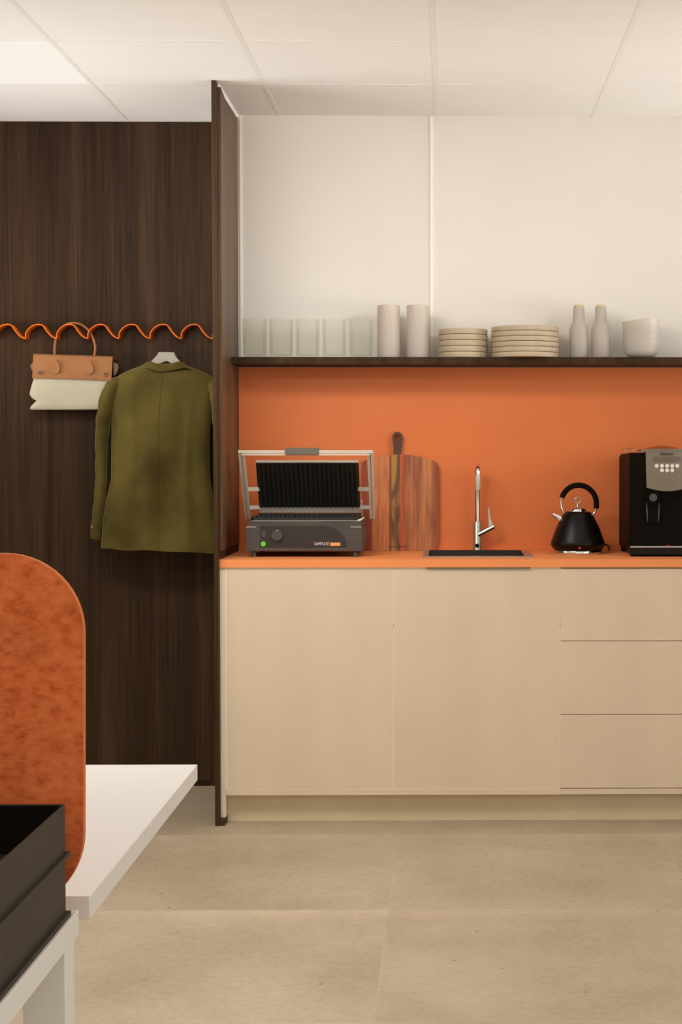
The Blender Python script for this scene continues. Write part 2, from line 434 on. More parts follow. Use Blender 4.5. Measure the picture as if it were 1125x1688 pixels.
for i in range(3):
    x0, x1 = xs_[i], xs_[i+1]
    if i == 0: x0 = xe1+.0005
    t = thing(names[i], labels[i], 'cabinet', ((x0+x1)/2, 6.06, z_rb))
    face = 5.7985 if i < 2 else 5.812
    b = nb()
    box(b, x0, x1-.0003, face, 6.34, z_rb+.0005, ZU-.20 if i == 1 else ZU-.0005)
    if i == 1: box(b, x0, x1-.0003, face, 5.86, ZU-.21, ZU-.0005)
    mk('body', b, 'edge' if i < 2 else 'plinth', t)  # cream carcass front; its top line under the worktop imitates light in the gap
    mk('bottom_rail', bx(x0, x1-.0003, 5.7968 if i < 2 else 5.7995, 5.7984 if i < 2 else face-.0002, z_rb+.0006, z_db-.0022), 'beige', t)
    gl = .0025
    a = xs_[i]+gl-.0005; c = x1-gl+.0005
    if i < 2:
        mk('door', bx(a, c, 5.7977, 5.7984, z_db, z_dt, bev=.0002, seg=1), 'beige', t)
    else:
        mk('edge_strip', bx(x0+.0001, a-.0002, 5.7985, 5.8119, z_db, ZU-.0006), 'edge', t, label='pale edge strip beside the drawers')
        y1, y2 = at(1000, 1056.5, 5.8).z, at(1000, 1177.5, 5.8).z
        for q, (za, zb) in enumerate(((y1+.0012, z_dt), (y2+.0012, y1-.0012), (z_db, y2-.0012))):
            mk('drawer', bx(a, c, 5.797, 5.8118, za, zb, bev=.0006, seg=1), 'beige', t)
YP = atz(600, 1352.6, 0).y
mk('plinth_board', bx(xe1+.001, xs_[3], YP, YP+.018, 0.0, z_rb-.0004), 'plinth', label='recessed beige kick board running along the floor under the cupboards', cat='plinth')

# worktop with a cutout for the sink
cxL, cxR, cyF, cyB = at(706, 915, 5.97).x, at(866, 915, 5.97).x, 5.945, 6.27
g = nb(); x0 = -.8035; x1 = xs_[3]+.5
cuts_x = [x0, cxL, cxR, x1]; cuts_y = [5.79, cyF, cyB, YW-.001]
vt = {}
for k, z in enumerate((ZU, ZT)):
    for i, x in enumerate(cuts_x):
        for j, y in enumerate(cuts_y): vt[i, j, k] = g.verts.new((x, y, z))
for i in range(3):
    for j in range(3):
        if (i, j) == (1, 1): continue
        g.faces.new([vt[i, j, 1], vt[i+1, j, 1], vt[i+1, j+1, 1], vt[i, j+1, 1]])
        g.faces.new([vt[i, j, 0], vt[i, j+1, 0], vt[i+1, j+1, 0], vt[i+1, j, 0]])
def side(p, q): g.faces.new([vt[p[0], p[1], 0], vt[q[0], q[1], 0], vt[q[0], q[1], 1], vt[p[0], p[1], 1]])
for i in range(3): side((i, 0), (i+1, 0)); side((i+1, 3), (i, 3)); side((0, i+1), (0, i)); side((3, i), (3, i+1))
side((1, 1), (1, 2)); side((1, 2), (2, 2)); side((2, 2), (2, 1)); side((2, 1), (1, 1))
mk('worktop', g, 'orange_top', label='long orange kitchen worktop running over all the cupboards', cat='worktop')
mk('backsplash', bx(XP+.0004, x1, YW-.008, YW-.0005, ZT+.0005, at(700, 601, 6.13).z-.001), 'orange', label='plain orange splashback panel between worktop and dark shelf', cat='splashback')

# upper shelf
SH_B = at(700, 600.3, 6.13).z
mk('wall_shelf', bx(XP+.0004, x1, 6.13, YW-.0005, SH_B, SH_T, bev=.0007, seg=1), 'wood', label='long dark wood wall shelf above the orange splashback', cat='shelf')

# ---------------------------------------------------------------- sink + tap
sx0, sx1 = at(697, 919, 5.89).x, at(881.5, 919, 5.89).x
t = thing('kitchen_sink', 'rectangular steel sink with dark bowl set into the orange worktop', 'sink', ((sx0+sx1)/2, 6.08, ZT))
g = nb(); rim = .0035
box(g, sx0, sx1, 5.89, cyF+.001, ZT, ZT+rim, bev=.001); box(g, sx0, sx1, cyB-.001, 6.295, ZT, ZT+rim, bev=.001)
box(g, sx0, cxL+.001, cyF, cyB, ZT, ZT+rim, bev=.001); box(g, cxR-.001, sx1, cyF, cyB, ZT, ZT+rim, bev=.001)
mk('rim', g, 'steel', t)
g = nb(); d = .17; w = .0015
e = .0015
box(g, cxL+e, cxL+e+w, cyF+e, cyB-e, ZT-d, ZT+.001); box(g, cxR-e-w, cxR-e, cyF+e, cyB-e, ZT-d, ZT+.001)
box(g, cxL+e, cxR-e, cyF+e, cyF+e+w, ZT-d, ZT+.001); box(g, cxL+e, cxR-e, cyB-e-w, cyB-e, ZT-d, ZT+.001)
box(g, cxL+e, cxR-e, cyF+e, cyB-e, ZT-d-w, ZT-d)
# raised dark back edge of the bowl
box(g, cxL+e, cxR-e, cyB-e-w, cyB-e, ZT, ZT+.006)
mk('bowl', g, 'basin', t)
mk('drain', lathe(nb(), [(0, ZT-d+.004), (.035, ZT-d+.004), (.04, ZT-d+.001), (.04, ZT-d)], (cxL+cxR)/2, 6.1), 'steel', t)
mk('fixing_strip', bx(at(703, 935, 5.79).x, at(875, 935, 5.79).x, 5.7885, 5.7965, ZU-.0035, ZU-.0002), M['dgrey'], t, label='thin brown strip under the worktop edge')

# tap
YT = 6.29
cx_ = at(787.5, 880, YT).x; s = S(YT)
t = thing('kitchen_tap', 'tall chrome pull-out kitchen tap with side lever behind the sink', 'tap', (cx_, YT, ZT+.0035))
z0 = ZT+.0035
zb = at(788, 860, YT).z
mk('base_column', lathe(nb(), [(0, z0), (7.4*s, z0), (7.4*s, z0+.004), (6.9*s, z0+.006), (6.9*s, zb-.002), (6.4*s, zb), (0, zb)], cx_, YT), 'steel', t)
ztop = at(788, 778, YT).z
pth = [(cx_, YT, zb-.02), (cx_, YT, zb+.06), (cx_, YT, ztop)]
R = .045
for k in range(1, 13):
    a = math.pi*k/12
    pth.append((cx_, YT-R+R*math.cos(a), ztop+.022*math.sin(a)))
pth.append((cx_, YT-2*R, ztop-.01))
mk('spout', tube(nb(), pth, 4.1*s, 18), 'chrome', t)
zh = at(788, 807.5, YT-2*R).z; s2 = S(YT-2*R)
hd = mk('spray_head', lathe(nb(), [(0, zh), (3.7*s2, zh), (4.2*s2, zh+.003), (4.2*s2, ztop-.014), (3.6*s2, ztop-.006), (0, ztop-.006)], cx_, YT-2*R), 'alu', t)
p1 = at(789, 881, YT); p2 = at(815, 867.5, YT)
mk('valve_arm', tube(nb(), [p1-Vector((0, .01, 0)), p2-Vector((0, .01, 0))], 4.3*s, 16), 'chrome', t)
la = at(810, 868, YT-.01); lb = at(807, 852, YT-.01); lc = at(806.5, 836, YT-.012)
mk('lever', tube(nb(), [la, (la+lb)/2, lb, lc], [4.6*s, 3.2*s, 1.9*s, 1.0*s], 12), 'alu', t)
mk('front_button', lathe(nb(), [(0, 0), (.008, 0), (.007, .004), (0, .005)], 0, 0, 20), 'blk', t, fin=True)
o = bpy.data.objects['front_button']
for v in o.data.vertices:
    co = v.co + WL[t.name]     # back to built coordinates
    q = at(787.2, 899.5, YT-7.0*s)
    v.co = Vector((q.x+co.x, q.y-co.z, q.z+co.y)) - WL[t.name]

# ---------------------------------------------------------------- contact grill
YG = 5.93
gx0, gx1 = at(405.7, 880, YG).x, at(597.5, 880, YG).x
gz0, gz1 = at(500, 908.6, YG).z, at(500, 859, YG).z
gstep = at(500, 868.9, YG).z
t = thing('contact_grill', 'open grey contact grill with ribbed plates and raised U-shaped handle', 'grill', ((gx0+gx1)/2, 6.08, ZT))
g = nb(); box(g, gx0, gx1, YG, 6.27, gz0, gstep, bev=.0015); box(g, gx0+.006, gx1-.003, YG+.004, 6.26, gstep-.002, gz1, bev=.0015)
body = mk('housing', g, 'grill_body', t)
for pa, pb in ((406, 422), (578, 596)):
    mk('ledge', bx(at(pa, 869, YG).x, at(pb, 869, YG).x, YG-.0015, YG+.004, gstep-.0008, gstep+.0012), 'alu', body, label='thin pale metal ledge at a front corner')
for px_ in (418, 585):
    x = at(px_, 912, YG).x
    for yy in (YG+.018, 6.22):
        mk('foot', lathe(nb(), [(0, ZT), (.0085, ZT), (.0075, ZT+.01), (.0075, gz0+.002), (0, gz0+.002)], x, yy, 20), 'dgrey', t)
# control panel with its curved end
pp = [(428.9, 902.3), (428.9, 867.2)] + [(533+39.5*math.sin(a), 902.5-35.3*math.cos(a)) for a in [math.radians(k) for k in range(0, 91, 9)]]
cp = mk('control_panel', pprism(nb(), pp, YG-.0015, YG+.001, .0004, 1), 'grill_panel', t)
q = at(457.5, 882, YG)
kn = mk('temperature_knob', disc(nb(), q.x, YG-.014, YG-.001, q.z, 9*S(YG)), 'dgrey', t)
q2 = at(457.5, 875, YG-.014)
mk('knob_mark', bx(q2.x-.004, q2.x+.004, YG-.0146, YG-.0138, q2.z+.001, q2.z+.0025), 'alu', kn)
a, b_ = at(431.9, 885.9, YG), at(438.8, 875, YG)
mk('power_switch', bx(a.x, b_.x, YG-.005, YG-.001, a.z, b_.z, bev=.001), 'dgrey', t)
q = at(434.4, 896.6, YG)
mk('pilot_light', disc(nb(), q.x, YG-.004, YG-.001, q.z, 4.1*S(YG)), 'green', t)
a, b_ = at(518.5, 898.8, YG), at(542.5, 894, YG)
mk('brand_lettering', text('SAMPULSE', a.x, b_.x, a.z, YG-.0016, height=5*S(YG)), 'whiteink', t)
q = at(519, 895, YG); mk('brand_dot', disc(nb(), q.x-.001, YG-.0022, YG-.001, q.z+.002, .0025, 14), plain('red_print', (.5, .03, .03, 1), .5), t)
a, b_ = at(544.5, 900, YG), at(561.5, 894.2, YG)
lb_ = mk('orange_badge', bx(a.x, b_.x, YG-.0022, YG-.001, a.z, b_.z), 'label', t)
mk('badge_lettering', text('QUARTZ', a.x+.003, b_.x-.003, a.z+.003, YG-.0023, height=3.2*S(YG)), 'whiteink', lb_)
# lower ribbed plate
x0, x1 = at(415, 855, 5.96).x, at(590, 855, 5.96).x
g = nb(); zp = gz1
n = 22; ztop_ = at(500, 851.5, 5.96).z
box(g, x0, x1, 5.955, 6.19, zp-.003, zp+.011)
for i in range(n):
    xx = x0+(i+.5)*(x1-x0)/n
    prism(g, [(xx-.006, zp+.0105), (xx-.0025, zp+.0165), (xx+.0025, zp+.0165), (xx+.006, zp+.0105)], 5.96, 6.185)
box(g, x0, x0+.006, 5.955, 6.19, zp, zp+.014); box(g, x0, x1, 6.18, 6.19, zp, zp+.020)
mk('lower_plate', g, 'castiron', t)
# front drip lip (light line under the plate) and spout
mk('drip_lip', bx(x0+.004, x1, 5.936, 5.9545, zp-.001, zp+.0012), 'alu', t)
g = nb(); a = at(588, 859, 5.94); b_ = at(601.5, 853.5, 5.94); c_ = at(594, 859, 5.94)
prism(g, [(a.x, a.z), (c_.x, c_.z), (b_.x, b_.z), (b_.x-.002, b_.z+.002), (a.x+.006, a.z+.006)], 5.935, 5.965)
mk('spout', g, 'alu', t)
# upper plate, leaning forward
YT0, YB0 = 6.06, 6.17
TL, TR, BR, BL = at(421, 762, YT0), at(591.5, 762, YT0), at(594, 835.5, YB0), at(428.5, 835.5, YB0)
ax = (TL-BL).normalized(); nx = Vector((1, 0, 0)); nn = ax.cross(nx).normalized()     # normal
if nn.y > 0: nn = -nn
g = nb(); n = 22; th = .009
ux0 = (TL.x+BL.x)/2; ux1 = (TR.x+BR.x)/2; Lh = (TL-BL).length
prof = []
for i in range(n):
    xa = ux0+(ux1-ux0)*i/n; dx = (ux1-ux0)/n
    prof += [(xa, 0), (xa+dx*.28, .005), (xa+dx*.62, .005), (xa+dx*.9, 0)]
prof.append((ux1, 0))
org = Vector((0, BL.y, BL.z)); 
A = Vector((0, ax.y, ax.z)); A.normalize()
lo = [g.verts.new(Vector((x, 0, 0))+org+nn*d_) for x, d_ in prof] + [g.verts.new(Vector((x, 0, 0))+org-nn*th) for x in (ux1, ux0)]
hi = [g.verts.new(v.co + A*(Lh*.995)) for v in lo]
g.faces.new(lo); g.faces.new(hi[::-1])
for i in range(len(lo)):
    j = (i+1) % len(lo); g.faces.new((lo[i], lo[j], hi[j], hi[i]))
mk('upper_plate', g, 'castiron', t, sharp=20)
g = nb()
def slab(g, x0, x1, s0, s1, n0, n1):
    vs = []
    for x in (x0, x1):
        for s_ in (s0, s1):
            for n_ in (n0, n1): vs.append(g.verts.new(Vector((x, 0, 0))+org+A*s_+nn*n_))
    for f in ((0, 1, 3, 2), (4, 6, 7, 5), (0, 4, 5, 1), (2, 3, 7, 6), (0, 2, 6, 4), (1, 5, 7, 3)): g.faces.new([vs[k] for k in f])
slab(g, ux0, ux1, Lh, Lh+.003, -th, .004)
slab(g, ux0, ux1, .003, Lh-.004, -th-.004, -th-.0005)
slab(g, ux0-.002, ux1+.004, -.026, -.003, -.012, .0)
slab(g, ux1+.0035, ux1+.008, -.045, .025, -.012, .004)
mk('upper_frame', g, 'alu', t)
# handle frame
def bar(g, p, q, w=.008, dpt=.016):
    p = Vector(p); q = Vector(q); tt = (q-p).normalized(); u = Vector((0, 1, 0)); u = (u-tt*u.dot(tt)).normalized(); v = tt.cross(u)
    vs = []
    for c in (p, q):
        for a_, b__ in ((-1, -1), (1, -1), (1, 1), (-1, 1)): vs.append(g.verts.new(c+u*(a_*dpt/2)+v*(b__*w/2)))
    for f in ((0, 3, 2, 1), (4, 5, 6, 7), (0, 1, 5, 4), (1, 2, 6, 5), (2, 3, 7, 6), (3, 0, 4, 7)): g.faces.new([vs[k] for k in f])
YH0, YH1 = 5.97, 6.16
hl, hr = at(398.5, 746, YH0), at(610.8, 746, YH0); ll, lr = at(409, 852, YH1), at(614.8, 852, YH1)
def arm(p, q):
    g = nb()
    for dx in (-.0065, .0065):
        bar(g, Vector(p)+Vector((dx, 0, 0)), Vector(q)+Vector((dx*.8, 0, 0)), .009, .022)
    bar(g, Vector(p)+Vector((0, .004, 0)), Vector(q)+Vector((0, .004, 0)), .006, .012)
    return g
mk('handle_arm', arm(hl, ll), 'alu', t); mk('handle_arm', arm(hr, lr), 'alu', t)
g = nb(); bar(g, hl-Vector((.011, 0, -.003)), hr+Vector((.009, 0, .003)), .011, .022); bar(g, hl-Vector((.0, 0, .007)), hr+Vector((.0, 0, -.007)), .006, .022)
mk('handle_bar', g, 'alu', t)
q, q2 = at(471, 744.5, YH0), at(526.5, 744.5, YH0)
mk('grip', bx(q.x, q2.x, YH0-.018, YH0+.018, q.z-.013, q.z+.0135, bev=.003), 'gripm', t)
for frac, py_ in ((.55, 806.5), (.85, 836.5)):
    for side_ in (0, 1):
        P_, Q_ = (hl, ll) if side_ == 0 else (hr, lr)
        c = Vector(P_).lerp(Vector(Q_), frac)
        s_ = (c.z-org.z)/A.z; pe = org+A*s_-nn*.01
        xe = ux0+.002 if side_ == 0 else ux1-.002
        z_ = at(500, py_, c.y).z
        g = nb(); bar(g, (c.x, c.y, z_), (xe, min(pe.y, c.y+.05), z_), .014, .012)
        mk('link_bar', g, 'alu', t)

# ---------------------------------------------------------------- cutting board
YCB = 6.318
def cb_mat():
    m, nt, b = newmat('striped_acacia')
    v = coords(nt, (1, 1, 1)); sep = N(nt, 'ShaderNodeSeparateXYZ'); nt.links.new(v, sep.inputs[0])
    mr = N(nt, 'ShaderNodeMapRange'); w = 64*S(YCB)
    mr.inputs['From Min'].default_value = -w; mr.inputs['From Max'].default_value = w
    nt.links.new(sep.outputs[0], mr.inputs['Value'])
    strips = ramp(nt, mr.outputs[0], [(0, (.30, .062, .020, 1)), (.13, (.60, .20, .065, 1)), (.355, (.20, .085, .032, 1)), (.50, (.52, .11, .028, 1)), (.565, (.42, .14, .055, 1)), (.78, (.46, .17, .06, 1)), (.90, (.36, .095, .033, 1))], 'CONSTANT')
    n1 = N(nt, 'ShaderNodeTexNoise', Scale=38, Detail=6, Distortion=1.2); nt.links.new(coords(nt, (1, 1, .09)), n1.inputs['Vector'])
    n2 = N(nt, 'ShaderNodeTexNoise', Scale=150, Detail=2); nt.links.new(coords(nt, (1, 1, .05)), n2.inputs['Vector'])
    a = ramp(nt, n1.outputs['Fac'], [(.32, (.60, .48, .42, 1)), (.5, (.98, .96, .9, 1)), (.68, (1.3, 1.28, 1.15, 1))])
    c = mixc(nt, .9, strips, a, 'MULTIPLY')
    c2 = ramp(nt, n2.outputs['Fac'], [(.3, (.8, .8, .8, 1)), (.7, (1.15, 1.15, 1.15, 1))])
    c = mixc(nt, .7, c, c2, 'MULTIPLY')
    # amber sapwood figure inside the dark strip
    n3 = N(nt, 'ShaderNodeTexNoise', Scale=22, Detail=3, Distortion=.5); nt.links.new(coords(nt, (1, 1, .22)), n3.inputs['Vector'])
    st = ramp(nt, mr.outputs[0], [(0, (0, 0, 0, 1)), (.385, (1, 1, 1, 1)), (.50, (0, 0, 0, 1))], 'CONSTANT')
    fg = ramp(nt, n3.outputs['Fac'], [(.46, (0, 0, 0, 1)), (.54, (1, 1, 1, 1))])
    mk_ = mixc(nt, 1, st, fg, 'MULTIPLY')
    c = mixc(nt, mk_, c, (.44, .20, .04, 1))
    nt.links.new(c, b.inputs['Base Color']); b.inputs['Roughness'].default_value = .55
    return m
M['board'] = cb_mat()
M['boardhandle'] = mottled('dark_heartwood', (.075, .022, .010, 1), (.105, .032, .014, 1), 30, .5, 0, (1, 1, .1))
cbx = at(660.3, 830, YCB).x
t = thing('cutting_board', 'large striped wooden cutting board with dark handle leaning on the splashback', 'cutting board', (cbx, YCB, ZT))
pp = [(599, 908.5), (597, 904), (597, 764), (600, 759.5), (612, 756), (632, 751.5), (650, 749.4), (660, 749), (672, 749.6), (692, 752.7), (708, 756.6), (717, 760.2), (721.5, 764), (723.3, 771), (723.6, 880), (722.8, 893), (720.5, 902), (716, 908.5)]
mk('board', pprism(nb(), pp, YCB, YCB+.018, .002), 'board', t)
# handle with a hanging hole
g = nb()
hc = at(655.6, 720.7, YCB); ho = []; hi_ = []
nseg = 28
for i in range(nseg):
    a_ = 2*math.pi*i/nseg
    hi_.append((hc.x+4.3*S(YCB)*math.cos(a_), hc.z+4.3*S(YCB)*math.sin(a_)))
    ho.append((hc.x+8.6*S(YCB)*math.cos(a_), hc.z+8.8*S(YCB)*math.sin(a_)))
for Yq in (0,):
    fr = [g.verts.new((x, YCB, z)) for x, z in ho]; fi = [g.verts.new((x, YCB, z)) for x, z in hi_]
    br = [g.verts.new((x, YCB+.018, z)) for x, z in ho]; bi = [g.verts.new((x, YCB+.018, z)) for x, z in hi_]
    for i in range(nseg):
        j = (i+1) % nseg
        g.faces.new((fr[i], fr[j], fi[j], fi[i])); g.faces.new((br[i], bi[i], bi[j], br[j]))
        g.faces.new((fr[i], br[i], br[j], fr[j])); g.faces.new((fi[i], fi[j], bi[j], bi[i]))
pprism(g, [(647.3, 722), (648.2, 731), (649.5, 742), (649.0, 749.6), (661, 749.2), (661.6, 742), (663.3, 731), (664.1, 722), (661, 727.5), (655.6, 729.4), (650, 727.5)], YCB+.0004, YCB+.0176)
mk('handle', g, 'boardhandle', t)
a, b_ = at(641, 902.8, YCB), at(671, 899.5, YCB)
mk('maker_mark', text('ACACIA  BOARDS', a.x, b_.x, a.z, YCB-.0002, height=3*S(YCB)), 'ink', t)

# ---------------------------------------------------------------- kettle
YK = 6.15; s = S(YK); kx = at(953, 880, YK).x
def kz(py): return at(953, py, YK).z
t = thing('electric_kettle', 'black pyramid-shaped kettle with chrome spout and arched handle', 'kettle', (kx, YK, ZT))
mk('base_ring', lathe(nb(), [(0, ZT), (39.5*s, ZT), (40*s, ZT+.003), (39*s, ZT+.012), (37*s, ZT+.014), (0, ZT+.014)], kx, YK, 48), 'chrome', t)
zb0 = kz(905.8)
prof = [(0, zb0), (38*s, zb0), (40.5*s, zb0+.002), (44.6*s, kz(898)), (45*s, kz(896)), (44*s, kz(892)), (34.5*s, kz(866.5)), (26.8*s, kz(851.5)), (22.5*s, kz(845.3)), (19.5*s, kz(843.4)), (15*s, kz(842.8)), (0, kz(842.8))]
mk('body', lathe(nb(), prof, kx, YK, 56), 'blkgloss', t, sharp=50)
lid = mk('lid', lathe(nb(), [(13.5*s, kz(843.5)), (13.5*s, kz(841)), (12*s, kz(838.6)), (8*s, kz(836.3)), (2*s, kz(835.2)), (0, kz(835.2))], kx, YK, 40), 'chrome', t)
g = lathe(nb(), [(3*s, kz(836)), (2*s, kz(832)), (1.6*s, kz(830)), (0, kz(830))], kx, YK, 16)
zc_ = kz(824.6)
tube(g, [(kx+4.8*s*math.cos(2*math.pi*i/20), YK, zc_+5*s*math.sin(2*math.pi*i/20)) for i in range(20)], 1.0*s, 8, closed=True)
mk('lid_knob', g, 'steel', lid)
hp = [(926.8, 820.5), (929.3, 815), (934.5, 808), (941, 803), (948, 800.6), (956, 799.8), (964, 801.5), (971.5, 805.5), (978, 812), (982, 819.5), (983.8, 827.5), (983.6, 838.3)]
mk('handle', tube(nb(), smoothpath([at(x, y, YK) for x, y in hp], 3), 4.5*s, 16), 'blk', t)
rp = [(927.5, 818), (925.5, 823), (925, 829), (925.8, 836), (928, 842), (932, 848)]
mk('handle_bracket', tube(nb(), smoothpath([at(x, y, YK) for x, y in rp], 3), 1.5*s, 10), 'chrome', t)
rp = [(983.8, 835), (982.8, 841), (980, 846), (976, 849.5)]
mk('handle_bracket', tube(nb(), smoothpath([at(x, y, YK) for x, y in rp], 3), 1.7*s, 10), 'chrome', t)
sp = [at(930, 859, YK), at(921, 853, YK), at(911.5, 847.2, YK)]
mk('spout', tube(nb(), sp, [6.5*s, 5.0*s, 3.1*s], 18), 'chrome', t)
q = at(956, 903, YK-43*s)
mk('pilot_light', lathe(nb(), [(0, 0), (.0045, 0), (.0045, .003), (0, .003)], 0, 0, 16), 'red', t)
o = bpy.data.objects['pilot_light.001'] if 'pilot_light.001' in bpy.data.objects else bpy.data.objects['pilot_light']
for v in o.data.vertices:
    co = v.co + WL[t.name]; v.co = Vector((q.x+co.x, q.y+.002-co.z, q.z+co.y)) - WL[t.name]
mk('cord', tube(nb(), smoothpath([(kx+38*s, YK+.02, ZT+.008), (kx+46*s, YK+.03, at(1000, 899, YK).z), (kx+53*s, YK+.06, at(1006, 899.5, YK).z-.004), (kx+58*s, YK+.13, ZT+.006), (kx+60*s, YW-.012, ZT+.005)], 4), .0028, 8), 'blk', t)

# ---------------------------------------------------------------- coffee machine
mx0 = at(1038.5, 840, 5.96).x; mcx = at(1100.5, 840, 5.94).x; mx1 = 2*mcx-mx0
t = thing('coffee_machine', 'black bean-to-cup coffee machine with grey curved control front and round buttons', 'coffee machine', (mcx, 6.13, ZT))
zA = at(1040, 914.2, 5.945).z; zTop = at(1037, 746.2, 5.97).z
g = nb()
# side-section body: sloping top, recessed front bay
pts = [(6.33, zA+.012), (6.33, zTop-.012), (6.25, zTop-.004), (5.97, zTop), (5.96, zTop-.01), (5.965, ZT+.03), (6.0, zA+.003)]
a_ = [g.verts.new((mx0, y, z)) for y, z in pts]; b2 = [g.verts.new((mx1, y, z)) for y, z in pts]
g.faces.new(a_); g.faces.new(b2[::-1])
for i in range(len(pts)):
    j = (i+1) % len(pts); g.faces.new((a_[i], b2[i], b2[j], a_[j]))
bmesh.ops.bevel(g, geom=list(g.edges), offset=.004, segments=2, affect='EDGES', clamp_overlap=True)
mk('housing', g, 'blk', t)
zr = at(1080, 901, 5.935).z
mk('drip_tray', bx(mx0-.001, mx1+.001, 5.935, 6.02, zA, zr-.001, bev=.003), 'blkgloss', t)
mk('tray_trim', bx(mx0+.001, mx1-.001, 5.934, 5.99, zr-.0035, zr+.0012), 'steel', t)
for x in (mx0+.006+.018, mx1-.024):
    for y in (5.955, 6.27):
        mk('foot', bx(x-.019, x+.019, y, y+.035, ZT, zA+.016 if y > 6.1 else zA+.002, bev=.002), 'blk', t)
# curved control front
g = nb(); hw = (at(1135, 770, 5.93).x-at(1066, 770, 5.93).x)/2
def front_strip(g, top, bot, hwt, hwb, bulge, Yb, nxx=24, nz=12, arc_t=.0, arc_b=.0, depth=.05):
    fr = []; bk = []
    for j in range(nz+1):
        v = j/nz; row = []; rb = []
        for i in range(nxx+1):
            u = -1+2*i/nxx; hwv = hwt+(hwb-hwt)*v
            zt_ = top + arc_t*(1-u*u); zb_ = bot - arc_b*(1-u*u)
            z = zt_+(zb_-zt_)*v
            y = Yb - bulge*(1-u*u)
            row.append(g.verts.new((mcx+u*hwv, y, z))); rb.append(g.verts.new((mcx+u*hwv, Yb+depth, z)))
        fr.append(row); bk.append(rb)
    for j in range(nz):
        for i in range(nxx):
            g.faces.new((fr[j][i], fr[j+1][i], fr[j+1][i+1], fr[j][i+1])); g.faces.new((bk[j][i], bk[j][i+1], bk[j+1][i+1], bk[j+1][i]))
        g.faces.new((fr[j][0], bk[j][0], bk[j+1][0], fr[j+1][0])); g.faces.new((fr[j][-1], fr[j+1][-1], bk[j+1][-1], bk[j][-1]))
    for i in range(nxx):
        g.faces.new((fr[0][i], fr[0][i+1], bk[0][i+1], bk[0][i])); g.faces.new((fr[-1][i], bk[-1][i], bk[-1][i+1], fr[-1][i+1]))
zf_t = at(1066, 744.8, 5.93).z; zf_b = at(1068, 804, 5.93).z
BUL = .022; YF = 5.955
front_strip(g, zf_t, zf_b, hw*1.01, hw*.96, BUL, YF, arc_t=.0, arc_b=.0125)
fp = mk('control_front', g, 'silver', t, sharp=40)
g = nb(); front_strip(g, zf_t+.0080, zf_t+.0003, hw*1.22, hw*1.22, BUL*.9, YF+.004, arc_t=.003, arc_b=0, depth=.11, nz=2)
mk('top_lid', g, 'silver', t)
def fy(x): u = (x-mcx)/hw; return YF-BUL*(1-u*u)
a, b_ = at(1078, 760.3, 5.935), at(1123.5, 752.8, 5.935)
g = nb(); n = 10
xs2 = [a.x+(b_.x-a.x)*i/n for i in range(n+1)]
cols = []
for x_ in xs2:
    cols.append([g.verts.new((x_, fy(x_)-.0016, a.z)), g.verts.new((x_, fy(x_)-.0016, b_.z)), g.verts.new((x_, fy(x_)+.003, b_.z)), g.verts.new((x_, fy(x_)+.003, a.z))])
for p_, q_ in zip(cols, cols[1:]):
    for k in range(4): g.faces.new((p_[k], p_[(k+1) % 4], q_[(k+1) % 4], q_[k]))
g.faces.new(cols[0]); g.faces.new(cols[-1][::-1])
mk('display', g, 'display', t)
for (px_, py_) in [(1083.3, 767.9), (1091.8, 767.9), (1100.3, 767.9), (1108.8, 767.9), (1117.2, 767.9), (1091.8, 775.3), (1100.3, 775.3), (1108.8, 775.3)]:
    q = at(px_, py_, 5.935); y = fy(q.x)
    mk('button', disc(nb(), q.x, y-.0025, y+.001, q.z, 3.2*S(5.935), 20), 'button', t)
a, b_ = at(1089.3, 750.2, 5.935), at(1110.2, 745.4, 5.935)
g = text('Saeco', a.x, b_.x, a.z, 0, height=5*S(5.935))
for v in g.verts: v.co.y += fy(v.co.x)-.0022
mk('brand_lettering', g, 'ink', t)
# brew group: steam knob, outlet hood with two chrome strips
q = at(1076.9, 820, 5.94)
mk('knob_collar', disc(nb(), q.x, 5.938, 5.962, q.z, 12*S(5.94), 32), 'blk', t)
kn = mk('steam_knob', disc(nb(), q.x, 5.926, 5.945, q.z, 6.4*S(5.93), 28), 'dgrey', t)
g = nb()
for sx in (-1, 1):
    pz = [at(1077+sx*10.3, 828, 5.95), at(1077+sx*10.0, 840, 5.95), at(1077+sx*9.4, 852, 5.95), at(1077+sx*8.8, 860.5, 5.95)]
    tube(g, pz, [.0012, .0034, .003, .0012], 8, ry=.004)
mk('chrome_strip', g, 'dgrey', t)
a, b_ = at(1067, 862, 5.955), at(1087, 825, 5.955)
mk('outlet_hood', bx(a.x, b_.x, 5.948, 5.965, a.z, b_.z, bev=.003), 'blk', t)
q = at(1102, 899.8, 5.934)
mk('pilot_light', bx(q.x-.004, q.x+.004, 5.9325, 5.935, q.z-.0018, q.z+.0018), 'red', t)
# bean hopper lid and cup rail
q = at(1092, 741, 6.16)
mk('bean_hopper', lathe(nb(), [(.066, zTop-.006), (.066, q.z), (.055, q.z+.007), (.03, q.z+.0125), (0, q.z+.014)], q.x, 6.16, 40), 'amber', t)
g = nb(); r0 = at(1033, 740, 6.1)
pl = [at(1025, 739.5, 6.22), at(1034, 739.5, 6.1), at(1043, 739.5, 6.0), at(1046, 742, 5.985), at(1046.6, 748, 5.985)]
tube(g, smoothpath(pl, 3), .0013, 8); a = at(1031.5, 740.5, 6.12)
tube(g, [a, a-Vector((0, 0, .022))], .0013, 8)
mk('cup_rail', g, 'steel', t)

# ---------------------------------------------------------------- things on the shelf
z0 = SH_T
YS = 6.225; s = S(YS)
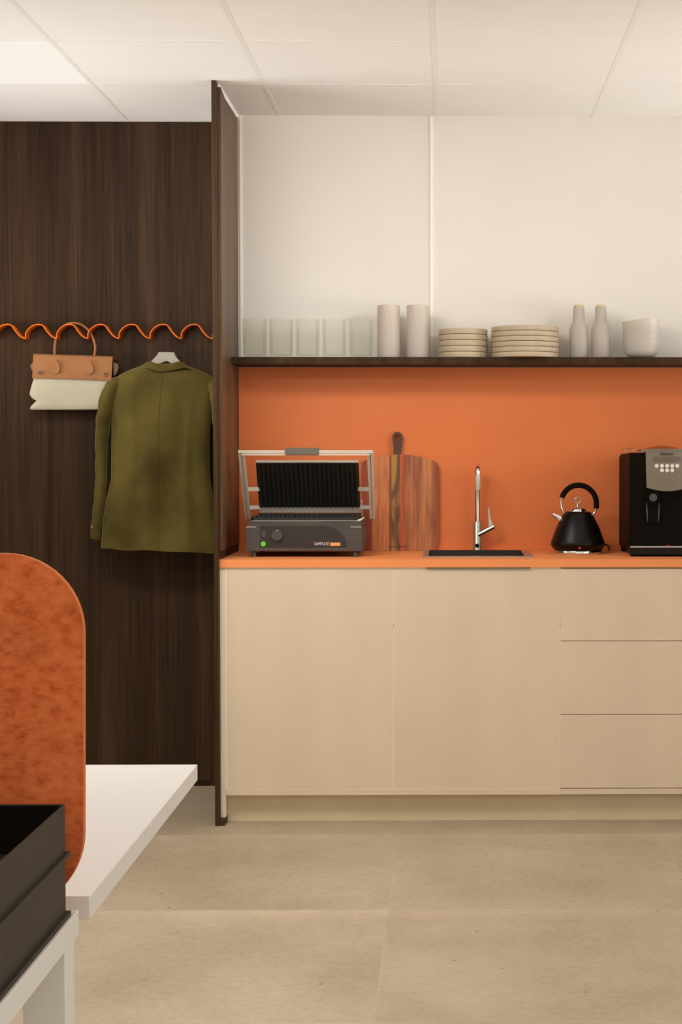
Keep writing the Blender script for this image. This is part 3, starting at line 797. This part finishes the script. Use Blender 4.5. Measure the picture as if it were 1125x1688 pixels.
# tumblers
rg = 20.3*s; hg = at(500, 525, YS-.02).z-z0
def tumbler():
    w = .0024
    return lathe(nb(), [(0, 0), (rg*.92, 0), (rg*.96, .002), (rg, hg), (rg-w, hg), (rg*.96-w, .014), (rg*.5, .009), (0, .009)], 0, 0, 48)
def place(bmf, name, mat, x, y, z, label, cat, group):
    b = bmf; bmesh.ops.translate(b, verts=b.verts, vec=(x, y, z))
    return mk(name, b, mat, label=label, cat=cat, group=group, loc=(x, y, z))
gxs = [420, 464, 507.5, 551.5, 595.5]
gl = ['clear glass tumbler standing nearest to the dark divider', 'second clear glass tumbler from the dark divider',
      'middle one of the five clear glass tumblers', 'clear glass tumbler just left of the one beside the tall frosted tumblers', 'clear glass tumbler standing beside the tall frosted tumblers']
first = None
for px_, lb2 in zip(gxs, gl):
    x = at(px_, 560, YS).x
    if first is None: first = place(tumbler(), 'glass_tumbler', 'glass', x, YS, z0, lb2, 'glass', 'clear glass tumblers on the shelf')
    else:
        o = first.copy(); C.objects.link(o); o.location = (x, YS, z0); o['label'] = lb2
rv = 18.6*s; hv = at(640, 503.2, YS-.01).z-z0
def tallcup():
    w = .003
    return lathe(nb(), [(0, 0), (rv*.96, 0), (rv, .004), (rv, hv-.002), (rv-w/2, hv), (rv-w, hv-.002), (rv-w, .012), (0, .01)], 0, 0, 44)
x = at(641.2, 545, YS).x
first = place(tallcup(), 'frosted_tumbler', 'frost', x, YS, z0, 'tall frosted cylinder tumbler beside the clear glass tumblers', 'tumbler', 'tall frosted tumblers on the shelf')
o = first.copy(); C.objects.link(o); o.location = (at(689.5, 545, YS).x, YS, z0); o['label'] = 'tall frosted cylinder tumbler beside the smaller stack of plates'
# plates
def plate(r, h):
    return lathe(nb(), [(0, .0), (r*.90, .0), (r*.985, .0012), (r*.997, h*.3), (r, h*.8), (r-.0007, h*.95), (r-.003, h), (r-.006, h*.9), (r*.9, .007), (0, .006)], 0, 0, 56)
def stack(pxc, r, n, htot, name, words, group):
    x = at(pxc, 565, YS).x; y = YW-.012-r if r > .11 else YS; h = htot/n; f = None
    lab = {0: 'lowest of its stack', n-1: 'topmost of its stack'}
    ordn = ['', 'second from the bottom', 'third from the bottom', 'fourth from the bottom', 'fifth from the bottom', 'sixth']
    for i in range(n):
        l = words+', '+lab.get(i, ordn[i])
        loc = (x+random.uniform(-.0008, .0008), y, z0+i*h)
        if f is None: f = place(plate(r, h*.975), name, 'plate', *loc, l, 'plate', group)
        else:
            o = f.copy(); C.objects.link(o); o.location = loc; o['label'] = l
hs = at(764, 541.5, YS-.05).z-z0; hb = at(866, 538.5, YS-.05).z-z0
stack(764, 40.3*s, 5, hs, 'side_plate', 'small beige stoneware plate beside the frosted tumblers', 'small plates in the left stack')
stack(865.8, 55.5*s, 6, hb, 'dinner_plate', 'large beige stoneware plate beside the bottles', 'large plates in the right stack')
# bottles
def bot(k, px_, l):
    x = at(px_, 545, YS).x
    zz = lambda py: at(px_, py, YS).z
    t = thing('ceramic_bottle', l, 'bottle', (x, YS, z0), 'grey ceramic bottles on the shelf')
    mk('body', lathe(nb(), [(0, z0), (13.8*s, z0), (15.2*s, z0+.004), (15.5*s, zz(560)), (15.4*s, zz(543.5)), (14.6*s, zz(540)), (10.6*s, zz(532.5)), (9.7*s, zz(529)), (9.4*s, zz(508)), (8.4*s, zz(505.6)), (0, zz(505.6))], x, YS, 44), 'bottle', t, sharp=60)
    mk('cap', lathe(nb(), [(7.9*s, zz(505.7)), (7.9*s, zz(503.9)), (7.3*s, zz(503.2)), (0, zz(503.2))], x, YS, 32), 'brass', t)
    return t
b1 = bot(0, 954.6, 'matt grey ceramic bottle with pale brass cap, beside the large plates')
clone(b1, (at(991, 545, YS).x, YS, z0), 'matt grey ceramic bottle with pale brass cap, beside the glass bowls')
# bowls
R = 31.3*s; hbw = at(1058, 560, YS).z-z0
def bowl():
    w = .0028; rb = R-.0066; pr = [(0, 0), (13.5*s, 0), (14.5*s, .002)]
    for k in range(1, 9):
        a_ = math.pi/2*k/8
        pr.append((14.5*s+(rb-14.5*s)*math.sin(a_)**.9, .003+(hbw*.45)*(1-math.cos(a_))))
    pr += [(R-.0034, hbw-.024), (R-.0004, hbw-.003), (R, hbw-.001), (R-w/2, hbw), (R-w, hbw-.001), (R-.0034-w, hbw-.024)]
    for k in range(8, 0, -1):
        a_ = math.pi/2*k/8
        pr.append(((14.5*s+(rb-14.5*s)*math.sin(a_)**.9)-w, .003+w+(hbw*.45)*(1-math.cos(a_))))
    pr.append((0, .003+w)); return lathe(nb(), pr, 0, 0, 48)
x = at(1058, 560, YS).x; step = 10.5*s; f = None
bl = ['frosted glass bowl, lowest of the nested stack', 'frosted glass bowl, second from the bottom of the nested stack', 'frosted glass bowl, third from the bottom of the nested stack', 'frosted glass bowl lying tilted on top of the nested stack']
for i in range(4):
    if f is None: f = place(bowl(), 'glass_bowl', 'frostbowl', x, YS, z0, bl[0], 'bowl', 'nested frosted glass bowls'); o = f
    else: o = f.copy(); C.objects.link(o); o['label'] = bl[i]
    o.location = (x, YS, z0+i*step)
    if i == 3: o.location = (x+.0065, YS, z0+i*step+.0015); o.rotation_euler = (0, math.radians(-6.5), 0)

# ---------------------------------------------------------------- hook rail
YRf, YRb = YD-.055, YD-.001
per = [(0, 557), (.8, 549), (6.4, 541), (14, 536), (19, 534.8), (24, 534.6), (29, 537), (35, 545.5), (42, 553.5), (48, 557), (51.4, 557.3)]
line = []
for k in range(-2, 7):
    base = 41.6+51.4*(k) if k >= 0 else 41.6+51.4*k
    if k == 6: break
    for i, (dx, y) in enumerate(per):
        if i == 0 and k > -2: continue
        line.append((base+dx, y))
line.append((351.2, 551.5))
line = [(x, y) for x, y in line]
g = nb(); th = .0035
P_ = [Vector((at(x, y, YRf).x, 0, at(x, y, YRf).z)) for x, y in line]
P_ = smoothpath(P_, 3)
top = []; bt = []
for i, p in enumerate(P_):
    tg = (P_[min(i+1, len(P_)-1)]-P_[max(i-1, 0)]).normalized(); nr = Vector((-tg.z, 0, tg.x))
    top.append(p+nr*th/2); bt.append(p-nr*th/2)
V = [[g.verts.new(q+Vector((0, y, 0))) for q in L for y in (YRf, YRb)] for L in (top, bt)]
n = len(P_)
for i in range(n-1):
    for L in (0, 1):
        a = V[L]; g.faces.new((a[2*i], a[2*i+1], a[2*i+3], a[2*i+2]))
    for y in (0, 1):
        g.faces.new((V[0][2*i+y], V[0][2*i+2+y], V[1][2*i+2+y], V[1][2*i+y]))
for i in (0, n-1): g.faces.new((V[0][2*i], V[0][2*i+1], V[1][2*i+1], V[1][2*i]))
mk('coat_rail', g, 'rail', label='wavy orange metal coat rail fixed across the dark wood wall', cat='coat rail', sharp=50)

# ---------------------------------------------------------------- handbag
YH = 6.392
bz = at(120, 675, YH)
t = thing('handbag', 'cream canvas handbag with tan leather flap hanging from the orange rail', 'handbag', (bz.x, 6.41, bz.z))
front = [(55, 623), (51.5, 634), (48.5, 645), (47.9, 651), (52, 656.5), (59, 660.5), (57, 663), (50, 670), (48.4, 673.5), (50, 675.3), (120, 675.6), (187, 675.3), (190, 671), (186, 662), (190, 655), (193, 646), (190, 634), (186.5, 623)]
g = nb(); rows = []
for Yq, sc_ in ((YH+.006, .985), (YH, 1.0), (YH-.004, .99)): pass
# layered loft: front face bulges slightly, back is flat
layers = [(YH+.078, .97), (YH+.05, 1.0), (YH+.012, 1.0), (YH, .985), (YH-.004, .93), (YH-.006, .6), (YH-.0065, .2)]
cz = at(120, 649, YH); rings = []
for Yq, k in layers:
    rings.append([g.verts.new((cz.x+(at(x, y, YH).x-cz.x)*k, Yq, cz.z+(at(x, y, YH).z-cz.z)*k)) for x, y in front])
g.faces.new(rings[0]); g.faces.new(rings[-1][::-1])
for a, b_ in zip(rings, rings[1:]):
    for i in range(len(front)):
        j = (i+1) % len(front); g.faces.new((a[i], b_[i], b_[j], a[j]))
mk('body', g, 'canvas', t, sharp=60)
# flap folded over the top (rounded cross section)
g = nb(); q0 = at(56.3, 583, YH).x; q1 = at(186.6, 586, YH).x
ztp, zbt = at(120, 582.5, YH).z, at(120, 624, YH).z
sect = [(YH+.07, ztp-.006), (YH+.02, ztp-.001), (YH-.006, ztp-.002), (YH-.0125, ztp-.008), (YH-.011, ztp-.018), (YH-.0115, (ztp+zbt)/2), (YH-.0135, zbt+.003), (YH-.0125, zbt), (YH-.0085, zbt+.001), (YH-.006, ztp-.02), (YH+.07, ztp-.012)]
sects = []
nx_ = 12
for i in range(nx_+1):
    u = i/nx_; xx = q0+(q1-q0)*u; sag = -.0095*u; bow = -.005*math.sin(math.pi*u)
    row = []
    for (y, z) in sect:
        low = (ztp-z)/(ztp-zbt)
        row.append(g.verts.new((xx-.005*low, y, z+sag*1.0+(.012*(1-u)*0+bow*(-low)*.5))))
    sects.append(row)
for a, b_ in zip(sects, sects[1:]):
    for k in range(len(sect)):
        g.faces.new((a[k], a[(k+1) % len(sect)], b_[(k+1) % len(sect)], b_[k]))
g.faces.new(sects[0][::-1]); g.faces.new(sects[-1])
mk('flap', g, 'leather', t, sharp=50)
g = nb(); pprism(g, [(55.5, 595), (49.5, 603), (52, 610), (56, 612)], YH+.02, YH+.03, .002); mk('side_strap', g, 'leather_dark', t)
g = nb(); pprism(g, [(186, 596), (194, 600), (195.5, 606), (192, 616), (187, 620)], YH+.02, YH+.03, .002); mk('side_strap', g, 'leather_dark', t)
YHd = YH-.014
hpts = [(92.3, 606), (91, 592), (90.2, 577), (93, 556), (100.5, 542.5), (110, 535), (119.6, 532.6), (130, 533.8), (139, 538.5), (148, 547.5), (154.5, 560), (157.2, 574), (155, 588), (151.5, 598), (148.5, 607)]
pp = []
for i, (x, y) in enumerate(hpts):
    w_ = min(1, abs(y-606)/55)
    Yq = YHd*(1-w_)+(YD-.03)*w_
    pp.append(at(x, y, Yq))
g = tube(nb(), smoothpath(pp, 4), .0048, 12)
mk('handle', g, 'leather', t)
for (x, y) in ((92.4, 608), (147.8, 609)):
    q = at(x, y, YH-.014); g = nb()
    prism(g, [(q.x+.0165*math.sin(a_)*(1-.35*math.cos(a_)), q.z+.006+.026*math.cos(a_)) for a_ in [2*math.pi*k/22 for k in range(22)]], YH-.021, YH-.0125, .002)
    mk('handle_patch', g, 'leather', t)
for (x, y) in ((66.2, 614.3), (173.6, 616.6)):
    q = at(x, y, YH-.014); b_ = mk('stud', disc(nb(), q.x, YH-.0185, YH-.011, q.z, .0085, 20), 'leather_dark', t)
    mk('stud_centre', disc(nb(), q.x, YH-.0205, YH-.018, q.z, .0035, 14), 'ink', b_)

# ---------------------------------------------------------------- hanger + blazer
YJ = 6.335
g = nb()
pprism(g, [(261.8, 580.3), (286.4, 580.6), (290, 588.5), (295.5, 597.5), (318, 608), (345, 622), (345, 627), (300, 612), (286, 601), (281, 596.5), (275.2, 593.6), (268.5, 595.5), (263.5, 599.5), (258, 604), (240, 612), (197, 628), (197, 622.5), (230, 607), (249, 598), (256.5, 590)], YJ-.012, YJ+.012, .003)
hg_ = mk('hanger_arms', g, 'hanger', None)
bpy.data.objects.remove(hg_)
q = at(274, 580, YJ)
ht = thing('coat_hanger', 'wide grey coat hanger carrying the olive blazer', 'hanger', (q.x, YJ, at(270, 622, YJ).z))
g = nb()
pprism(g, [(261.8, 580.3), (286.4, 580.6), (290, 588.5), (295.5, 597.5), (318, 608), (345, 622), (345, 627), (300, 612), (286, 601), (281, 596.5), (275.2, 593.6), (268.5, 595.5), (263.5, 599.5), (258, 604), (240, 612), (197, 628), (197, 622.5), (230, 607), (249, 598), (256.5, 590)], YJ-.012, YJ+.012, .003)
mk('arms', g, 'hanger', ht)
q = at(274, 585, YJ)
mk('wall_peg', bx(q.x-.02, q.x+.02, YJ+.012, YD-.0005, q.z-.006, q.z+.006), 'hanger', ht)

jb = at(270, 905, YJ)
jt = thing('blazer', 'olive green corduroy blazer hanging with its back to the room', 'jacket', (jb.x, YJ, jb.z))
rows = [(600, 243, 300, .35), (603, 233, 310, .55), (607, 222, 321, .7), (611, 211, 331, .82), (616, 201, 341, .9), (622, 192, 349, .96), (630, 187, 354, 1), (645, 184, 353, 1), (662, 183, 351, 1), (680, 183.5, 349, 1), (704, 184.5, 346.5, .98), (730, 184, 345.5, .94), (760, 183.5, 345.5, .9), (790, 183.5, 346.5, .9), (810, 179, 349.5, .92), (830, 174, 353, .95), (855, 170.5, 357, .98), (880, 168.3, 360, 1), (905, 166.8, 363, 1.02)]
def rowat(py):
    for a, b_ in zip(rows, rows[1:]):
        if py <= b_[0]:
            t_ = (py-a[0])/(b_[0]-a[0]); t_ = max(0, t_)
            return tuple(a[k]+(b_[k]-a[k])*t_ for k in (1, 2, 3))
    return rows[-1][1:]
g = nb(); NR = 70
us = sorted(set([i/20-1 for i in range(0, 41)] + [.015, .022, .03, .037, .045]))
SE = .03
def jfront(u, v, dmul):
    e = max(0, 1-abs(u)**4)**.5
    d_ = .062*dmul*e*(1-.25*u*u)
    f_ = .008*math.sin(5.2*u+2.2*v+.6)*math.sin(3.1*v+1.7*u) + .004*math.sin(11*u-4*v)*min(1, v*1.5)
    f_ += .010*math.exp(-((u+.55-.12*v)/.10)**2)*min(1, v*2)          # fold running down the left back
    f_ += .009*math.exp(-((u-.62+.1*v)/.09)**2)*min(1, v*2)
    f_ -= .004*math.exp(-((v-.14)/.05)**2)*math.cos(u*1.5)
    seam = -.0022*math.exp(-((u-SE)/.006)**2)
    return d_ + (f_+seam)*e
F_ = []; B_ = []
for j in range(NR+1):
    v = j/NR; py = 600+(905.5-600)*v**1.0
    xl, xr, dm = rowat(py)
    fr = []; br = []
    for u in us:
        px_ = (xl+xr)/2+u*(xr-xl)/2
        hem = (v**6)*((px_-271)*(.055 if px_ > 271 else .022)+1)
        if j == NR: hem += .8*math.sin(u*9)
        q = at(px_, py+hem, YJ)
        fr.append(g.verts.new((q.x, YJ-.004-jfront(u, v, dm), q.z)))
        br.append(g.verts.new((q.x, YJ+.016+.038*dm*max(0, 1-abs(u)**3)**.5, q.z)))
    F_.append(fr); B_.append(br)
nu = len(us)
for j in range(NR):
    for i in range(nu-1):
        g.faces.new((F_[j][i], F_[j+1][i], F_[j+1][i+1], F_[j][i+1])); g.faces.new((B_[j][i], B_[j][i+1], B_[j+1][i+1], B_[j+1][i]))
    g.faces.new((F_[j][0], B_[j][0], B_[j+1][0], F_[j+1][0])); g.faces.new((F_[j][-1], F_[j+1][-1], B_[j+1][-1], B_[j][-1]))
for i in range(nu-1):
    g.faces.new((F_[0][i], F_[0][i+1], B_[0][i+1], B_[0][i])); g.faces.new((F_[-1][i], B_[-1][i], B_[-1][i+1], F_[-1][i+1]))
mk('back_body', g, 'olive', jt, sharp=70)
def sleeve(pts, nm, Yoff):
    P = [at(x, y, Yq) for x, y, w, Yq in pts]; W = [w*S(YJ) for x, y, w, Yq in pts]
    PP = smoothpath([tuple(p) for p in P], 6); WW = []
    for i in range(len(W)-1):
        for k in range(6): WW.append(W[i]+(W[i+1]-W[i])*(k/6))
    WW.append(W[-1])
    for i, p in enumerate(PP):                               # small wrinkles near the elbow
        WW[i] *= 1+.03*math.sin(i*1.3)
        p.x += .0012*math.sin(i*.9)
    g = tube(nb(), PP, WW, 22, ry=[w*1.5 for w in WW])
    return mk(nm, g, 'olive', jt, sharp=60)
sl = sleeve([(202, 625, 5.5, YJ-.004), (193, 630.5, 9.5, YJ-.006), (185, 639.5, 12, YJ-.008), (178, 656, 13.2, YJ-.008), (172.5, 684, 12.5, YJ-.008), (169, 712, 11.2, YJ-.004), (167.3, 745, 9.6, YJ), (167, 780, 9.2, YJ), (165.5, 810, 9.2, YJ), (162, 842, 8.6, YJ-.004), (158.3, 868, 8, YJ-.008), (156.6, 888.5, 7, YJ-.01)], 'sleeve', 0)
sr = sleeve([(348, 630, 7, YJ-.012), (354, 640, 10.5, YJ-.012), (359, 656, 12, YJ-.012), (362, 684, 12, YJ-.008), (363, 712, 11, YJ-.004), (362, 745, 9.6, YJ), (362, 780, 9.2, YJ), (363, 810, 9.2, YJ), (365, 842, 8.6, YJ-.004), (368, 868, 8, YJ-.008), (370, 888.5, 7, YJ-.01)], 'sleeve', 0)
q = at(152.3, 868, YJ-.02)
mk('cuff_button', disc(nb(), q.x+.004, q.y-.012, q.y-.004, q.z, .005, 14), 'button', sl)
# collar band
g = nb(); n = 24; ct = []; 
topy = [(228, 606), (234, 601.5), (244, 596.3), (252, 596.6), (258, 599), (268, 600.6), (280, 600.4), (289, 598), (295, 596.2), (301, 596.8), (307, 601.5), (314, 607.5)]
boty = [(229, 607.5), (237, 606.5), (245, 607), (252, 609), (259, 611), (268, 612.2), (277, 612), (285, 611), (292, 609.6), (300, 607.5), (307, 606.8), (313.5, 609)]
TP = smoothpath([tuple(at(x, y, YJ-.04)) for x, y in topy], 4); BP = smoothpath([tuple(at(x, y, YJ-.05)) for x, y in boty], 4)
m_ = len(TP); rr = []
for i in range(m_):
    u = -1+2*i/(m_-1); yo = YJ-.025-.045*(1-u*u)
    a_, b_ = TP[i], BP[i]
    ring = [Vector((a_.x, yo+.012, a_.z-.004)), Vector((a_.x, yo+.008, a_.z)), Vector((a_.x, yo+.002, a_.z-.001)), Vector(((a_.x+b_.x)/2, yo-.006, (a_.z+b_.z)/2)), Vector((b_.x, yo-.010, b_.z+.001)), Vector((b_.x, yo-.006, b_.z-.001)), Vector((b_.x, yo+.012, b_.z+.002))]
    rr.append([g.verts.new(p) for p in ring])
for a_, b_ in zip(rr, rr[1:]):
    for k in range(7): g.faces.new((a_[k], a_[(k+1) % 7], b_[(k+1) % 7], b_[k]))
g.faces.new(rr[0][::-1]); g.faces.new(rr[-1])
mk('collar', g, 'olive', jt, sharp=60)
# vent edge at the hem
q = at(271.3, 897, YJ-.079); q2 = at(271.3, 908, YJ-.079)

# ---------------------------------------------------------------- desks, screen, trays
ZD = .74
XDk = -.452
def desk(label, x0, x1, y0, y1, legs, thick):
    t = thing('desk', label, 'desk', ((x0+x1)/2, (y0+y1)/2, 0))
    mk('tabletop', bx(x0, x1, y0, y1, ZD-thick, ZD, bev=.001, seg=1), 'white', t)
    for (a, b_, c, d_) in legs: mk('leg', bx(a, b_, c, d_, 0, ZD-thick, bev=.001, seg=1), 'white', t)
    return t
desk('white desk behind the orange felt screen, reaching towards the kitchen', XDk-1.6, XDk, 2.072, 2.962,
     [(-1.0, -.95, 2.15, 2.2), (-1.0, -.95, 2.83, 2.88), (-2.0, -1.95, 2.15, 2.2), (-2.0, -1.95, 2.83, 2.88)], .029)
desk('nearest white desk, with square corner leg, carrying the dark trays', XDk-1.6, XDk, 1.12, 2.0095,
     [(XDk-.051, XDk-.001, 1.941, 1.988), (XDk-.051, XDk-.001, 1.16, 1.207), (-2.04, -1.99, 1.941, 1.988), (-2.04, -1.99, 1.16, 1.207)], .030)
# felt screen
YSc = 2.028
p = []
def arc(cx, cy, r, a0, a1, n=14): return [(cx+r*math.cos(math.radians(a0+(a1-a0)*i/n)), cy-r*math.sin(math.radians(a0+(a1-a0)*i/n))) for i in range(n+1)]
xr_ = 137.3; r_ = 132; ytop, ybot = 912.6, 1507
XLf = -1500
p = arc(xr_-r_, ytop+r_, r_, 0, 90) + arc(XLf+r_, ytop+r_, r_, 90, 180) + arc(XLf+r_, ybot-r_, r_, 180, 270) + arc(xr_-r_, ybot-r_, r_, 270, 360)
g = pprism(nb(), p, YSc, YSc+.014, .0008, 1)
q = at(-600, 1500, YSc)
t = thing('desk_screen', 'orange felt desk screen with rounded corners standing between the two white desks', 'desk screen', (q.x, YSc+.007, q.z))
fo = mk('felt_panel', g, 'felt', t)
fo.data.materials.append(M['felt_edge'])
for pl in fo.data.polygons:
    if abs(pl.normal.y) < .9: pl.material_index = 1
for x in (-.9, -1.4):
    mk('bracket', bx(x-.03, x+.03, 2.0, 2.08, q.z+.0, q.z+.012) if False else bx(x-.03, x+.03, 2.0425, 2.10, ZD, ZD+.004), 'white', t)
# trays
cb = atz(115.5, 1509, ZD); YBk = cb.y
xw_ = at(107.3, 1360, YBk-.004).x; zt_ = at(106, 1325.5, YBk-.004).z; zm = at(110, 1411, YBk).z
y0, y1, xl_ = 1.56, YBk-.004, xw_-.30
def tray(label, zb, zt, par):
    t = thing('storage_tray', label, 'tray', ((xl_+xw_)/2, (y0+y1)/2, zb), 'dark stacked storage trays')
    g = nb(); w = .0022
    box(g, xl_, xl_+w, y0, y1, zb, zt); box(g, xw_-w, xw_, y0, y1, zb, zt)
    box(g, xl_+w, xw_-w, y0, y0+w, zb, zt); box(g, xl_+w, xw_-w, y1-w, y1, zb, zt); box(g, xl_+w, xw_-w, y0+w, y1-w, zb+.001, zb+.004)
    mk('box_body', g, 'tray', t)
    g = nb(); i_ = w+.0002; f = .0008
    box(g, xl_+i_, xl_+i_+f, y0+i_, y1-i_, zb+.0045, zt-.0012); box(g, xw_-i_-f, xw_-i_, y0+i_, y1-i_, zb+.0045, zt-.0012)
    box(g, xl_+i_+f, xw_-i_-f, y0+i_, y0+i_+f, zb+.0045, zt-.0012); box(g, xl_+i_+f, xw_-i_-f, y1-i_-f, y1-i_, zb+.0045, zt-.0012)
    mk('inner_sheets', g, 'blk', t, label='black sheets darkening the inner walls')  # black sheets added to darken the inner walls, floor left grey
    g = nb(); e = .0055
    box(g, xl_-e, xl_, y0-e, y1+.004, zb, zb+.006); box(g, xw_, xw_+e, y0-e, y1+.004, zb, zb+.006)
    box(g, xl_, xw_, y0-e, y0, zb, zb+.006); box(g, xl_, xw_, y1, y1+.004, zb, zb+.006)
    mk('foot_rim', g, 'tray', t)
tray('lower dark grey metal tray standing on the nearest white desk', ZD, zm-.0002, None)
tray('upper dark grey metal tray, open on top, stacked on the lower one', zm, zt_, None)

# ---------------------------------------------------------------- ceiling light panels and window light, with added fill lights
def panel(ix, iy, st, label, vis):
    x0 = -1.2415+.5965*ix; y1 = 5.826-.6*iy
    m = emis('panel_glow_%d' % (0 if vis else 1), WARM, st)
    t = thing('ceiling_light_panel', label, 'ceiling light', (x0-.298, y1-.3, ZC-.0045))
    mk('diffuser', bx(x0-.5965+.008, x0-.008, y1-.6+.007, y1-.007, ZC-.0020, ZC-.0002), m, t)
WARM = (1.0, .925, .83, 1)
panel(0, 0, .94, 'square glowing ceiling light panel above the dark wood wall', True)
def area(name, loc, rot, sx, sy, power, col=(1, .9, .77)):
    l = bpy.data.lights.new(name, 'AREA'); l.shape = 'RECTANGLE'; l.size = sx; l.size_y = sy; l.energy = power; l.color = col
    o = bpy.data.objects.new(name, l); C.objects.link(o); o.location = loc; o.rotation_euler = rot; return o
R90 = math.pi/2
LP = dict(A=54, C=10.8, D=8, E=27, G=43, J=41, K=6.5, F=9, M=1.5)
def aim(o, d): o.rotation_euler = Vector(d).to_track_quat('-Z', 'Y').to_euler()
LC = (1, .975, .945)
area('window_and_fill', (XR+.09, 2.0, 1.58), (0, R90, 0), 1.45, 6.3, LP['A'], LC)
o = area('ceiling_fill', (-2.3, 5.5, 1.6), (0, 0, 0), 1.7, .3, LP['C'], LC); aim(o, (2.0, .3, .98)); o.data.spread = math.radians(100)  # unseen fill, added to brighten the ceiling from the left
o = area('ceiling_fill', (2.0, 5.5, 1.6), (0, 0, 0), 1.7, .3, LP['D'], LC); aim(o, (-2.0, .2, .98)); o.data.spread = math.radians(100)  # matching fill added out of view on the right, for the ceiling
o = area('window_and_fill', (.2, YB+.05, 1.4), (0, 0, 0), 5.5, 2.1, LP['E'], LC); aim(o, (0, 1, 0))  # added soft fill in front of the solid front wall, no window there
area('down_fill', (-.1, 4.1, ZC-.01), (0, 0, 0), 3.0, .6, LP['F'], LC)  # unseen overhead fill, added to lift the worktop
o = area('wall_fill', (1.75, 4.0, 2.42), (0, 0, 0), .8, .3, LP['M'], LC); aim(o, (-2.6, 2.3, -.6)); o.data.spread = math.radians(46)  # narrow fill added out of view, lifts the wall beside the divider
area('ceiling_fill', (.1, -.4, 2.1), (math.pi, 0, 0), 4.5, .5, LP['G'], LC)  # added upward fill behind the camera, stands for no real fixture
area('down_fill', (-1.2, 4.25, ZC-.01), (0, 0, 0), 1.2, .6, LP['J'], LC)  # fill added overhead out of view to brighten the left floor and doors
o = area('wall_fill', (-1.3, 3.0, 2.3), (0, 0, 0), 1.8, .18, LP['K'], LC); aim(o, (.15, .96, .25)); o.data.spread = math.radians(100)  # unseen fill added to brighten the upper back wall
w = bpy.data.worlds.new('world'); sc.world = w; w.use_nodes = True
w.node_tree.nodes['Background'].inputs[0].default_value = (1, .9, .78, 1); w.node_tree.nodes['Background'].inputs[1].default_value = .15
sc.view_settings.view_transform = 'Standard'; sc.view_settings.look = 'None'
sc.view_settings.exposure = -0.08; sc.view_settings.gamma = 1; sc.view_settings.use_curve_mapping = False
